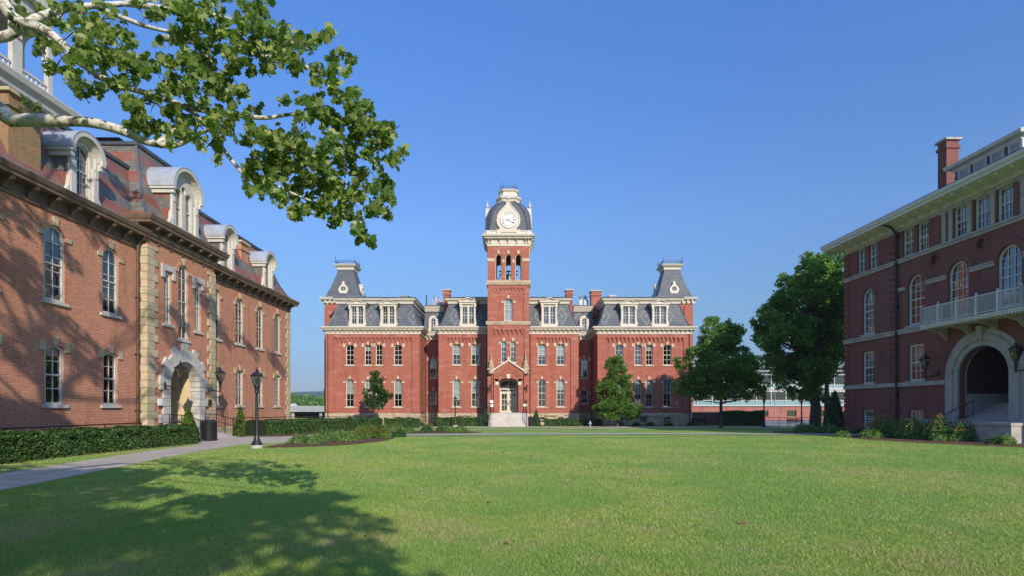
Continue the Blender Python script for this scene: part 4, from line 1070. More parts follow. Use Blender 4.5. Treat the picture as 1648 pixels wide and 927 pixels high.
# cupola
m = MB(); ca,cb,cv0,cv1 = U(22.4),U(29.6),3.4,9.6
m.sweep(ca,cb,cv0,cv1,[(0,15.3),(0,17.1),(.1,17.15),(.14,17.4),(.34,17.55),(.42,17.8),(.38,17.86),(-.3,17.95)],cap=True)
for k in range(4):
    a = ca+.3+(cb-ca-.6)*k/4; b = a+(cb-ca-.6)/4-.15; m.ring(rect(a,b,15.9,16.95),rect(a+.06,b-.06,15.96,16.89),cv0-.03,cv0+.01)
m.build('cupola_base', M['white_l'], LB)
m = MB()
def arcade(Mx,L):
    m.M = Mx; nb = 3; bw = L/nb
    hs = [outline(bw-.55,3.6,'round',x=bw*(k+.5),z=.0) for k in range(nb)]
    m.wall(rect(0,L,0,4.5),[[(x,max(z,.02)) for x,z in h] for h in hs],0,.22); m.wall(rect(.22,L-.22,0,4.5),[[(x,max(z,.02)) for x,z in h] for h in hs],.22,.0)
    for k in range(nb+1): x = min(max(bw*k,.17),L-.17); m.box(x-.17,x+.17,-.08,.3,0,.3); m.box(x-.17,x+.17,-.08,.3,2.2,2.35)
    for k in range(nb):
        x0,x1 = bw*k+.27,bw*(k+1)-.27; m.box(x0,x1,.04,.18,.82,.92); m.box(x0,x1,.06,.16,.08,.14)
        for j in range(6): x = x0+.12+(x1-x0-.24)*j/5; m.lathe([(.03,.14),(.055,.25),(.03,.5),(.045,.7),(.04,.82)],(x,.11),6)
    m.box(-.25,L+.25,-.3,.35,4.5,4.95)
    m.M = None
e0,e1,f0,f1 = ca+.5,cb-.5,cv0+.5,cv1-.5
T = Matrix.Translation
arcade(T((e0,f0,17.9)),e1-e0); arcade(T((e1,f0,17.9))@Matrix.Rotation(PI/2,4,'Z'),f1-f0)
arcade(T((e1,f1,17.9))@Matrix.Rotation(PI,4,'Z'),e1-e0); arcade(T((e0,f1,17.9))@Matrix.Rotation(-PI/2,4,'Z'),f1-f0)
m.build('cupola_arcade', M['white_l'], LB)
m = MB(); m.sweep(e0,e1,f0,f1,[(.3,22.85),(.1,23.3),(-.6,24.6),(-1.6,25.6),(-2.2,26.2)],cap=True); m.sweep(e0,e1,f0,f1,[(.2,22.5),(.2,22.8)],cap=True); m.build('cupola_roof', M['slate_l'], LB)
# portal steps
m = MB()
for k in range(5): m.box(PC-2.2,PC+2.2,-.8-.36*(5-k),-.45,(0 if k==0 else .27+.11*k),.38+.11*k)
m.build('portal_steps', M['granite'], LB)
for (x0,z0,mt) in ((PC-r0-1.25+.05,2.3,'sign'),(PC+r0+.95,2.35,'sign_d')):
    m = MB(); m.box(x0,x0+.36,PV-.19,PV-.145,z0,z0+.34); m.build('wall_plaque', M[mt], LB)
def lw(Y,v,z): return (-20-v, Y, z)
wall_lamp((-20-PV+.14,33.35-2.05,3.35),PI/2,'black bracket lantern left of the pale stone arch on the left hall',1.15)
wall_lamp((-20-PV+.06,33.35+2.35,3.35),PI/2,'black bracket lantern right of the pale stone arch on the left hall',1.15)

# ------------------------------------------------------------------ right hall (facade faces -X, local x runs towards the camera)
RB = thing('side_hall', (26.2,44,0), -PI/2+.03, 'dark red brick hall on the right with stone arch, white lattice balcony and wide eaves', 'building')
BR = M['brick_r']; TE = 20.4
A1 = (1.3,2.4,'rect')
wr = [2.75,7.4]
hs = [outline(1.3,2.4,'rect',x=2.75,z=3.92),outline(1.3,3.35,'round',x=2.75,z=7.6),outline(1.25,1.35,'rect',x=2.75,z=.65)]
kwR = dict(frame='white_r', t=.12, rec=.13, sill='stone_r', hoodmat='stone_r', brick='brick_r')
t3p = [1.95,3.27]
hs += [outline(.86,1.9,'rect',x=u,z=12.32) for u in t3p]
window(RB,2.75,3.92,0,1.3,2.4,'rect',cols=3,rows=4,blind=.5,**kwR); window(RB,2.75,7.6,0,1.3,3.35,'round',cols=3,rows=6,**kwR); window(RB,2.75,.65,0,1.25,1.35,'rect',cols=3,rows=3,**kwR)
for u in t3p: window(RB,u,12.32,0,.86,1.9,'rect',cols=2,rows=4,**kwR)
mid2 = [7.43,10.75,14.05]; m3 = [6.72,8.02,10.9,12.35,13.8,16.1]
hs += [outline(1.38,2.4,'rect',x=7.43,z=3.92),outline(1.25,1.35,'rect',x=7.43,z=.65)]
hs += [outline(1.45,3.35,'round',x=u,z=7.6) for u in mid2]+[outline(.98,1.9,'rect',x=u,z=12.32) for u in m3]
window(RB,7.43,3.92,.0,1.38,2.4,'rect',cols=3,rows=4,blind=.6,**kwR); window(RB,7.43,.65,0,1.25,1.35,'rect',cols=3,rows=3,**kwR)
for i,u in enumerate(mid2): window(RB,u,7.6,0,1.45,3.35,'round',cols=3,rows=6,blind=.0,**kwR)
for i,u in enumerate(m3): window(RB,u,12.32,0,.98,1.9,'rect',cols=3,rows=4,blind=(.45 if i>1 else 0),**kwR)
AC = 12.5; ar = 1.65; az = 4.02
hs += [outline(2*ar,az+ar-1.5,'round',x=AC,z=1.5)]
for c in (9.0,12.35): hs += [[(c+.3*math.cos(2*PI*k/16),11.5+.3*math.sin(2*PI*k/16)) for k in range(16)]]
m = MB(); m.wall(rect(0,TE,-.2,14.3),hs,0,.35)
m.add([(0,0,-.2),(0,14,-.2),(0,14,14.3),(0,0,14.3)],[(0,1,2,3)]); m.add([(TE,0,-.2),(TE,14,-.2),(TE,14,14.3),(TE,0,14.3)],[(0,1,2,3)]); m.add([(0,14,-.2),(TE,14,-.2),(TE,14,14.3),(0,14,14.3)],[(0,1,2,3)])
for c in (9.0,12.35): m.add([(c+.3*math.cos(2*PI*k/16),.2,11.5+.3*math.sin(2*PI*k/16)) for k in range(16)],[tuple(range(16))])
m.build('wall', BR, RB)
m = MB()
for c in (9.0,12.35): m.ring([(c+.42*math.cos(2*PI*k/20),11.5+.42*math.sin(2*PI*k/20)) for k in range(20)],[(c+.3*math.cos(2*PI*k/20),11.5+.3*math.sin(2*PI*k/20)) for k in range(20)],-.04,.01)
for u,wd in [(2.75,1.3)]+[(x,1.45) for x in mid2]: m.ring(outline(wd+.75,.375+wd/2,'round',x=u,z=7.6+3.35-wd/2)[2:],outline(wd,wd/2,'round',x=u,z=7.6+3.35-wd/2)[2:],-.05,.01,closed=False)
z = .3; k = 0
while z < 14.0:      # brick quoin bands
    if not any(a-.3<z<b for a,b in ((3.5,3.9),(7.05,7.5),(12.0,12.35))):
        L = .62; m.box(-.05,L,-.06,.5,z,z+.34); m.box(5.66-L,5.66,-.06,.1,z,z+.34)
    z += .45
m.build('brick_trim', BR, RB)
def band(m,z0,z1,u0=-.08,u1=TE+.08,p=.1): m.box(u0,u1,-p,.02,z0,z1)
m = MB()
for a,b in ((0-.08,AC-2.62),(AC+2.62,TE)): band(m,3.58,3.86,a,b)
for z0,z1 in ((7.12,7.42),(12.02,12.28)): band(m,z0,z1); band(m,z1-.08,z1+.02,-.12,TE+.1,.16)
for a,b in ((8.3,9.95),(11.6,13.2),(14.9,TE),(5.75,6.55)): band(m,10.05,10.28,a,b,.07); band(m,10.25,10.33,a,b,.12)
for u in (9.75,10.25,11.6,13.1,14.9): m.box(u-.14,u+.14,-.07,.02,12.3,14.1); m.box(u-.2,u+.2,-.12,.02,14.02,14.2)
band(m,14.15,14.45,-.08,TE+.08,.08)
m.build('stone_bands', M['stone_r'], RB)
m = MB()      # moulded stone arch
pa = lambda r,n=24: [(AC+r,1.5)]+[(AC+r*math.cos(PI*k/n),az+r*math.sin(PI*k/n)) for k in range(n+1)]+[(AC-r,1.5)]
for r1,r0_,p in ((2.6,2.28,.10),(2.30,1.98,.19),(2.0,1.655,.12)): m.ring(pa(r1),pa(r0_),-p,.45,closed=False)
m.prism([(AC-.14,az+1.95),(AC+.14,az+1.95),(AC+.2,az+2.75),(AC-.2,az+2.75)],-.3,.0)
m.box(AC-2.68,AC-1.655,-.26,.1,1.35,1.62); m.box(AC+1.655,AC+2.68,-.26,.1,1.35,1.62)
m.build('stone_arch', M['stone_r'], RB)
m = MB()      # inner passage
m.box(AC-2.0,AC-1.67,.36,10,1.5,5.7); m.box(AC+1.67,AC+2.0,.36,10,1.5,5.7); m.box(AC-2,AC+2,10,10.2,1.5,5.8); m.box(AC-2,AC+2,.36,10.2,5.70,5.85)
m.build('passage_walls', brick_mat('shade_painted_passage_brick', (.075,.03,.028), (.055,.024,.022), (.06,.04,.035)), RB)  # hall brick darkened here: the deep passage's shade is put into its colour
m = MB(); 
for s_ in (-1,1): a,b = sorted((AC+s_*1.655,AC+s_*1.68)); m.box(a,b,.36,4.9,1.5,3.0)
m.build('passage_wainscot', M['concrete'], RB)
m = MB()
for k in range(6): m.box(AC-1.66,AC+1.66,.5+.34*k,10,1.5+.16*k-.0,1.5+.16*(k+1))
for k in range(7): m.box(AC-2.7,AC+1.8,-.5-.36*(7-k),-.1,(0 if k==0 else .34+.166*k),.34+.166*(k+1))
m.box(AC-1.66,AC+1.66,-.12,.5,1.2,1.5)
m.box(AC-4.0,AC-2.72,-1.5,-.1,0,1.32); m.box(AC-4.05,AC-2.68,-1.56,-.09,1.32,1.46)
m.box(AC+1.82,AC+4.0,-2.2,-.12,0,1.28); m.box(AC+1.78,AC+4.05,-2.26,-.11,1.28,1.42)
m.build('entrance_steps', M['stone_r'], RB)
m = MB()
def rrail(x,y0,z0,y1,z1,n=7):
    m.tube([(x,y0,z0),(x,y1,z1)],.028,6); m.tube([(x,y0,z0-.72),(x,y1,z1-.72)],.018,5)
    for k in range(n+1): t=k/n; y=y0+(y1-y0)*t; z=z0+(z1-z0)*t; m.tube([(x,y,z-.95 if k in (0,n) else z-.72),(x,y,z)],.018 if k in (0,n) else .011,5)
rrail(AC-.35,-3.0,1.30,-.3,2.55,8); rrail(AC+1.2,.4,2.6,2.4,3.5,6)
m.build('handrail', M['iron'], RB)
m = MB()
iy = 4.5
m.box(.1,AC-2.1,iy,iy+.1,0,14.2); m.box(AC+2.1,TE-.1,iy,iy+.1,0,14.2)
for a,b in ((.1,AC-2.1),(AC+2.1,TE-.1)): 
    for z in (3.3,7.0): m.box(a,b,.4,iy,z,z+.2)
m.box(.1,TE-.1,.4,iy,11.8,12.0); m.box(.1,TE-.1,.4,iy,14.2,14.28)
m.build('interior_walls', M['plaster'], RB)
# wide eaves
m = MB()
m.sweep(.18,TE,0,14,[(.0,14.4),(.1,14.42),(.12,14.62),(1.15,14.70),(1.2,14.72),(1.2,14.84),(1.3,14.92),(1.34,15.08),(1.28,15.14),(.5,15.16)])
for k in range(int(TE/.95)+2):
    u = -.9+k*.95; m.prismx([(-.1,14.70),(-.1,14.46),(-.35,14.48),(-.95,14.6),(-1.05,14.71)],u-.09,u+.09)
m.build('eaves', M['white_r'], RB)
m = MB(); m.sweep(.18,TE,0,14,[(1.3,15.10),(1.31,15.16),(-2.2,16.5),(-6.8,17.8)],cap=True); m.build('roof', M['slate_r'], RB)
# louvred monitor dormer
m = MB(); d0,d1,dv = 9.35,13.7,1.0
m.box(d0,d1,dv,5,15.3,16.95); dm = m.build('monitor_dormer', M['slate_r'], RB)
m = MB(); m.sweep(d0,d1,dv,6,[(.0,16.75),(.08,16.8),(.1,16.95),(.38,17.02),(.45,17.2),(.4,17.24)],cap=True)
for k in range(4):
    u = d0+.28+k*1.12; m.ring(rect(u-.0,u+.86,15.75,16.8),rect(u+.1,u+.76,15.85,16.7),dv-.06,dv+.02)
    for j in range(6): zq = 15.9+j*.135; m.prismx([(dv-.05,zq),(dv-.03,zq),(dv-.0,zq+.09),(dv-.02,zq+.09)],u+.1,u+.76)
m.box(d1-.08,d1+.03,dv-.03,dv+.1,15.4,16.8)
m.build('louvres_and_cornice', M['white_r'], dm)
chimney(5.4,6.15,3.1,3.95,14.5,20.4,root=RB,mat='brick_r',cap='stone_r')
m = MB(); m.box(8.0,8.5,2.0,2.5,15.5,16.6); m.lathe([(.25,16.6),(.2,16.9),(.32,16.95),(.02,17.3)],(8.25,2.25),8); m.lathe([(.1,17.3),(.12,17.9),(.02,18.3)],(8.8,3.8),6); m.build('roof_vents', M['metal_roof'], RB)
m = MB(); m.tube([(5.8,-.14,14.2),(5.8,-.14,.3)],.085,8); m.tube([(5.8,-.14,14.1),(5.8,-.5,14.55),(5.8,-1.1,14.72)],.08,8); m.lathe([(.12,13.8),(.17,14.0),(.17,14.1)],(5.8,-.14),8)
for z in (3,5.5,9,12): m.box(5.68,5.92,-.24,.0,z,z+.07)
m.build('downspouts', M['iron'], RB)
# balcony with lattice
m = MB(); q0,q1,qd = 9.55,16.1,-1.35
m.box(q0,q1,qd,.0,7.0,7.2); m.box(q0-.05,q1+.05,qd-.05,.0,7.12,7.2)
for k in range(34): u = q0+.05+(q1-q0-.1)*k/33; m.box(u-.03,u+.03,qd-.03,qd+.0,6.93,7.02)
m.build('balcony', M['white_r'], RB)
m = MB()
for a in (q0+.4,q0+2.1,q0+3.8,q0+5.5): m.prismx([(0,7.0),(-1.2,7.0),(-1.15,6.85),(-.5,6.7),(-.1,6.35),(0,6.3)],a-.07,a+.07)
m.build('balcony_brackets', M['stone_r'], RB)
m = MB()
def lattice(Mx,L,n):
    m.M = Mx
    m.box(0,L,-.03,.03,1.0,1.06); m.box(0,L,-.025,.025,.08,.13)
    h = .87; s_ = .16; k = -int(h/s_)
    while k*s_ < L:
        for dr_ in (1,-1):
            x0,x1 = k*s_, k*s_+h; z0,z1 = .13,1.0
            if dr_<0: z0,z1 = 1.0,.13
            a,b = max(x0,0),min(x1,L)
            if b>a:
                za = z0+(z1-z0)*(a-x0)/h; zb = z0+(z1-z0)*(b-x0)/h
                y = -.012 if dr_>0 else .012
                m.add([(a,y,za-.018),(b,y,zb-.018),(b,y,zb+.018),(a,y,za+.018),(a,y+.012,za-.018),(b,y+.012,zb-.018),(b,y+.012,zb+.018),(a,y+.012,za+.018)],[(0,1,2,3),(4,7,6,5),(3,2,6,7),(0,4,5,1)])
        k += 1
    for k in range(n+1): x = L*k/n; m.box(x-.05,x+.05,-.05,.05,0,1.12); m.lathe([(.03,1.12),(.06,1.16),(.02,1.24)],(x,0),6)
    m.M = None
lattice(T((q0,qd+.05,7.2)),q1-q0,5); lattice(T((q0,0,7.2))@Matrix.Rotation(-PI/2,4,'Z'),-qd-.05,1); lattice(T((q1,0,7.2))@Matrix.Rotation(-PI/2,4,'Z'),-qd-.05,1)
m.build('lattice_railing', M['white_r'], RB)
def rpos(u,v,z):
    q = RB.matrix_basis @ Vector((u,v,z)); return (q.x,q.y,q.z)
wall_lamp(rpos(9.3,-.0,4.2),-PI/2+.03,'black bracket lantern left of the big stone arch on the right hall',1.1)
wall_lamp(rpos(15.35,-.0,4.2),-PI/2+.03,'black bracket lantern right of the big stone arch at the photo edge',1.1)

# ------------------------------------------------------------------ foliage
def rand_unit(n):
    v = rng.normal(size=(n,3)); return v/np.linalg.norm(v,axis=1,keepdims=True)
LEAF5 = np.array([(0,0),(.32,.12),(.5,.45),(.2,.55),(0,1.0),(-.2,.55),(-.5,.45),(-.32,.12)])   # lobed outline
LEAFQ = np.array([(0,0),(.42,.5),(0,1.0),(-.42,.5)])
def leaves(C, size, shape=LEAFQ, up=.5, jitter=.35, out=None, droop=0):
    """C (n,3) positions -> polygon soup of leaves"""
    n = len(C); nrm = rand_unit(n); nrm[:,2] = np.abs(nrm[:,2])+up
    if out is not None: nrm += out*.8
    nrm /= np.linalg.norm(nrm,axis=1,keepdims=True)
    t = np.cross(nrm, rand_unit(n)); t /= np.linalg.norm(t,axis=1,keepdims=True)+1e-9
    if droop: t[:,2] -= droop; t /= np.linalg.norm(t,axis=1,keepdims=True)
    b = np.cross(nrm,t)
    s = (size*(1+jitter*(rng.random(n)*2-1)))[:,None]
    k = len(shape); V = np.empty((n,k,3))
    for i,(x,y) in enumerate(shape):
        cup = -.18*(abs(x)*2)**2
        V[:,i] = C+(b*x+t*(y-.5)+nrm*cup)*s
    return V.reshape(-1,3), k
def blob_points(blobs, n, shell=.55):
    """points in a set of ellipsoids (x,y,z,rx,ry,rz), denser near their surfaces"""
    w_ = np.array([b[3]*b[4]+b[4]*b[5]+b[3]*b[5] for b in blobs]); w_ = w_/w_.sum()
    idx = rng.choice(len(blobs), n, p=w_); B_ = np.array(blobs)[idx]
    d = rand_unit(n); r = (shell+(1-shell)*rng.random(n)**.6)*(1+.12*rng.normal(size=n))
    return B_[:,:3]+d*r[:,None]*B_[:,3:6], d
def tree(name, loc, label, cat, H, crown, nleaf, lsize, leafmat, trunk_r, trunk_top, seed, nb=26, br=1.0, group=None, shape=LEAFQ, bark='bark', stems=None):
    """crown: list of (x,y,z,rx,ry,rz) envelope ellipsoids; leaf clumps are scattered over them"""
    global rng
    rng = np.random.default_rng(seed); rr = random.Random(seed)
    t = thing(name, loc, 0, label, cat, group)
    w_ = [c[3]*c[4]*c[5] for c in crown]; blobs = []
    for i in range(nb):
        c = crown[rr.choices(range(len(crown)), w_)[0]]
        d = rand_unit(1)[0]; r = .45+.5*rr.random()
        s = br*(.65+.7*rr.random())
        blobs.append((c[0]+d[0]*c[3]*r, c[1]+d[1]*c[4]*r, c[2]+d[2]*c[5]*r, s, s, s*.72))
    m = MB()
    path = [(0,0,-.2),(.0,0,.15),(.03*H*.2,0,H*.12),(.05,.05,trunk_top*.6),(0,0,trunk_top),(.1,0,trunk_top+(H-trunk_top)*.5),(0,0,H*.93)]
    rad = [trunk_r*1.5,trunk_r*1.15,trunk_r,trunk_r*.9,trunk_r*.75,trunk_r*.35,trunk_r*.06]
    m.tube(path,rad,10)
    for b in blobs[:int(nb*.7)]:
        z0 = max(trunk_top*.75, min(b[2]-.35*math.hypot(b[0],b[1]), H*.8)); e = Vector(b[:3]); s = Vector((0,0,z0))
        q = s.lerp(e,.5)+Vector((rr.uniform(-.2,.2),rr.uniform(-.2,.2),-.12*(e-s).length+.15*H*.05))
        rb = trunk_r*.32
        m.tube([s,s.lerp(q,.5)+Vector((0,0,.05)),q,e],[rb,rb*.8,rb*.55,rb*.12],6,cap=False)
    m.build('trunk', M[bark], t, smooth=True)
    P, d = blob_points(blobs, nleaf)
    # small sub-clumps
    ncl = max(8, nleaf//45); cc, _ = blob_points(blobs, ncl, .75); pick = rng.random(nleaf) < .6
    ci = rng.integers(0,ncl,nleaf); P2 = cc[ci]+rng.normal(size=(nleaf,3))*br*.20; P = np.where(pick[:,None],P2,P)
    V,k = leaves(P, np.full(nleaf,lsize), shape)
    np_mesh('crown', V, k, M[leafmat], t)
    return t
tree('young_tree', (-15.0,62.4,0), 'small young tree with a thin trunk, loose foliage, before the left wing', 'tree', 6.6,
     [(0,0,3.6,1.55,1.4,1.4),(0,0,5.2,.8,.8,1.4),(0,0,2.7,1.4,1.3,.7)], 8500, .18, 'leaf_s', .06, 1.2, 3, nb=70, br=.36)
tree('broad_tree', (11.8,62.6,0), 'bushy conical green tree standing against the right wing, low branches to the ground', 'tree', 8.4,
     [(0,0,2.2,3.1,2.4,1.5),(-.1,0,4.6,2.1,1.9,1.6),(-.2,0,6.7,1.05,1.0,1.5)], 27000, .19, 'leaf_b', .16, 1.0, 5, nb=120, br=.52)
tree('broad_tree', (21.3,57.0,0), 'rounded leafy tree right of the hall corner, second tallest of the trees', 'tree', 11.9,
     [(.1,0,6.5,4.4,3.8,3.2),(.2,0,9.2,2.7,2.6,2.2),(-.8,0,4.3,4.3,3.4,1.3),(3.0,0,5.0,2.3,2.6,1.8)], 36000, .25, 'leaf_a', .2, 2.2, 8, nb=125, br=.70)
tree('tall_tree', (27.3,50.4,.15), 'tallest dark green tree with a thick trunk, beside the right hall', 'tree', 15.6,
     [(-.2,0,10.6,3.5,3.8,3.8),(.4,0,13.4,2.3,2.4,1.9),(-2.6,0,7.6,2.6,3.2,2.6),(1.4,1.5,7.0,2.6,3,3.4),(-1.4,0,4.8,2.5,2.6,1.3),(-3.7,0,9.2,2.0,2,1.9),(-1.9,0,4.4,2.8,2.6,1.5),(-.2,.5,2.9,1.5,1.5,.7)], 52000, .24, 'leaf_b', .42, 3.6, 11, nb=210, br=.66).scale = (1.08,1.0,1.09)
tree('tall_tree', (33.2,59.0,.07), 'second slimmer trunked tree behind the tallest tree, next to the right hall corner', 'tree', 15.5,
     [(0,0,10.5,3.6,3.4,4.0),(-1.5,0,7.0,2.8,2.8,2.6)], 24000, .25, 'leaf_a', .3, 3.5, 17, nb=70, br=.95)
# cone shaped evergreens
def cone_bush(name, loc, h, r, label, seed, mat='leaf_c', n=5200, sz=.075, cat='evergreen', group=None):
    global rng; rng = np.random.default_rng(seed); t = thing(name, loc, 0, label, cat, group)
    m = MB(); m.tube([(0,0,-.1),(0,0,h*.9)],[.05,.01],6); m.build('trunk', M['bark'], t)
    z = h*(1-np.sqrt(rng.random(n)))*.98+.04; a = rng.random(n)*2*PI
    prof = np.clip((1-z/h),0,1)**.8*np.clip(z/(h*.12)+.55,0,1)
    rr_ = r*prof*(.55+.45*rng.random(n)**.5)*(1+.22*np.sin(a*5+z*4)+.12*np.sin(a*9-z*11))
    P = np.stack([rr_*np.cos(a), rr_*np.sin(a), z],1); out = np.stack([np.cos(a),np.sin(a),np.full(n,.6)],1)
    V,k = leaves(P, np.full(n,sz*2.2), LEAFQ, .3, out=out); np_mesh('foliage', V, k, M[mat], t); return t
G4 = 'cone shaped evergreens by the doorways'
cone_bush('cone_evergreen', (-16.9,29.2,g(29.2)), 1.75, .5, 'bright green cone evergreen in front of the left stone arch', 21, group=G4)
cone_bush('cone_evergreen', (-17.3,35.6,g(35.6)), 1.95, .36, 'narrow green cone evergreen right of the portal steps, by the left hall wall', 22, group=G4)
cone_bush('cone_evergreen', (-3.0,63.6,0), 2.1, .5, 'dark cone evergreen left of the central entrance steps', 23, group=G4, mat='leaf_s')
cone_bush('cone_evergreen', (2.75,63.6,0), 1.9, .45, 'dark cone evergreen right of the central entrance steps', 24, group=G4, mat='leaf_s')
cone_bush('cone_evergreen', (26.1,45.2,g(45)), 3.4, .85, 'big dark cone evergreen at the corner of the right hall', 25, mat='leaf_h', n=9000, group=G4)
# clipped hedges
def hedge(name, path, wd, h, label, seed, n, sz=.07, cat='hedge', group=None):
    """path of (x,y) points; leafy slab with slightly wavy faces"""
    global rng; rng = np.random.default_rng(seed)
    p = np.array(path, float); seg = np.linalg.norm(np.diff(p,axis=0),axis=1); L = np.concatenate([[0],np.cumsum(seg)]); T_ = L[-1]
    o = thing(name, (p[0,0],p[0,1],g(p[0,1])), 0, label, cat, group)
    s = rng.random(n)*(T_+.3)-.15
    fx = np.interp(s,L,p[:,0]); fy = np.interp(s,L,p[:,1])
    dx = np.interp(s+.3,L,p[:,0])-np.interp(s-.3,L,p[:,0]); dy = np.interp(s+.3,L,p[:,1])-np.interp(s-.3,L,p[:,1]); dl = np.hypot(dx,dy)+1e-6
    nx,ny = -dy/dl, dx/dl
    face = rng.random(n); per = wd+2*h
    side = np.where(face<h/per,-1,np.where(face<2*h/per,1,0))
    a = np.where(side==0, (rng.random(n)-.5)*wd, side*wd/2)
    z = np.where(side==0, h, rng.random(n)*h)
    wob = .05*np.sin(s*2.1+z*3)+.035*np.sin(s*5.3+1+a*4)+.03*np.sin(s*11+z*7)
    depth = -np.abs(rng.normal(size=n))*.05+wob
    a = a+np.where(side==0,0,side*depth); z = z+np.where(side==0,depth,0)
    # rounded shoulders
    edge = np.clip(np.abs(a)/(wd/2),0,1.2)
    z = np.where((z>h*.85)&(edge>.8), z-(edge-.8)*.25, z)
    X = fx+nx*a-p[0,0]; Y = fy+ny*a-p[0,1]; gz = np.array([g(v) for v in fy])-g(p[0,1])
    P = np.stack([X,Y,z+gz],1); out = np.stack([nx*side,ny*side,np.where(side==0,1,.2)],1)
    V,k = leaves(P, np.full(n,sz*2), LEAFQ, .2, out=out); np_mesh('foliage', V, k, M['leaf_h'], o)
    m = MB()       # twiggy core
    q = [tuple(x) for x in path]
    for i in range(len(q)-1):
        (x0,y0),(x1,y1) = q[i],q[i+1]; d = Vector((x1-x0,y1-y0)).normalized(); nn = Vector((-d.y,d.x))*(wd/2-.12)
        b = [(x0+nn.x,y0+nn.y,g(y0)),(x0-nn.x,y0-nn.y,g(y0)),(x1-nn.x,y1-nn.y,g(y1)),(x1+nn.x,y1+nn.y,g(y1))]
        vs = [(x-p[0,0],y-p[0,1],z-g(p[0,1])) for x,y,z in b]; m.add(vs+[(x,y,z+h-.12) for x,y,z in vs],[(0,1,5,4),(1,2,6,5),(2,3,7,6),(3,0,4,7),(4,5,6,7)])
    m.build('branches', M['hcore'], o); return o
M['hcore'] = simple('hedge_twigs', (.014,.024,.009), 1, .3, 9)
hedge('clipped_hedge', [(-16.5,7),(-16.5,28.0)], 1.5, .88, 'long dark clipped hedge below the left hall, along the path', 31, 90000, .045)
hedge('clipped_hedge', [(-17.0,37.2),(-13.4,54.4)], 1.6, 1.0, 'clipped hedge behind the rose bed, receding towards the young tree', 32, 52000, .05)
hedge('clipped_hedge', [(-12.9,56.6),(-9.5,57.2)], 1.0, .95, 'short clipped hedge piece left of the black bench', 35, 9000, .05)
hedge('low_hedge', [(-8.6,64.4),(-3.8,64.4)], .9, 1.0, 'low clipped hedge row at the wall left of the entrance steps', 33, 9000, .06)
hedge('low_hedge', [(3.8,64.6),(10.4,64.6)], .9, .8, 'low clipped hedge row at the wall right of the entrance steps', 34, 9000, .06)
# loose shrubs
def shrub_set(name, seed, r, h, mat, n, sz, spiky=False, petals=0, petal='petal', twigs=True):
    """one shrub at origin: returns its meshes"""
    global rng; rng = np.random.default_rng(seed)
    a = rng.random(n)*2*PI; q = rng.random(n)**.5; ph = np.arccos(rng.random(n))
    R_ = (.5+.5*rng.random(n)**.5)*(1+.22*np.sin(a*3+seed)+.16*np.sin(a*7+ph*5))
    P = np.stack([R_*r*np.sin(ph)*np.cos(a), R_*r*np.sin(ph)*np.sin(a), np.abs(R_*h*np.cos(ph))*.95+.04],1)
    out = np.stack([np.cos(a)*np.sin(ph),np.sin(a)*np.sin(ph),np.cos(ph)],1)
    shp = np.array([(0,0),(.14,.4),(0,1.3),(-.14,.4)]) if spiky else LEAFQ
    V,k = leaves(P, np.full(n,sz), shp, .2, out=out); o = np_mesh('foliage', V, k, M[mat]); fo = o.data; bpy.data.objects.remove(o)
    pe = None
    if petals:
        c = P[rng.choice(np.where(P[:,2]>h*.4)[0],petals)]*1.05; c = np.repeat(c,9,axis=0)+rng.normal(size=(petals*9,3))*.028
        V,k = leaves(c, np.full(len(c),.06), LEAFQ, .5); o = np_mesh('blossom', V, k, M[petal]); pe = o.data; bpy.data.objects.remove(o)
    m = MB(); rd = random.Random(seed)
    for i in range(9):
        aa = rd.random()*2*PI; rr_ = r*.7*rd.random(); m.tube([(0,0,-.05),(rr_*.4*math.cos(aa),rr_*.4*math.sin(aa),h*.4),(rr_*math.cos(aa),rr_*math.sin(aa),h*.85)],[.015,.012,.004],5)
    return fo, m.mesh('stems', M['bark']), pe
JU = [shrub_set('j',s,.62,.48,'leaf_j',1500,.16,True) for s in (41,42,43)]
JH = [shrub_set('j2',s,.6,.55,'leaf_s',2000,.10) for s in (44,45)]
RO = [shrub_set('r',s,.55,.95,'leaf_a',1500,.09,petals=30) for s in (46,47)]
RP = [shrub_set('r2',s,.6,.95,'leaf_a',1500,.09,petals=34,petal='petal_p') for s in (48,49)]
def shrub(kind, i, x, y, sc, name, label, group, z=None):
    fo,st_,pe = kind[i%len(kind)]
    t = thing(name, (x,y,g(y) if z is None else z), i*1.7, label, 'shrub', group); sc *= (1.15 if pe and kind is RP else .84); t.scale = (sc,sc,sc)
    put('foliage',fo,t); put('stems',st_,t)
    if pe: put('blossom',pe,t)
    return t
gj = 'low spreading shrubs in the mulch beds'; gr = 'rose bushes in the mulch beds'
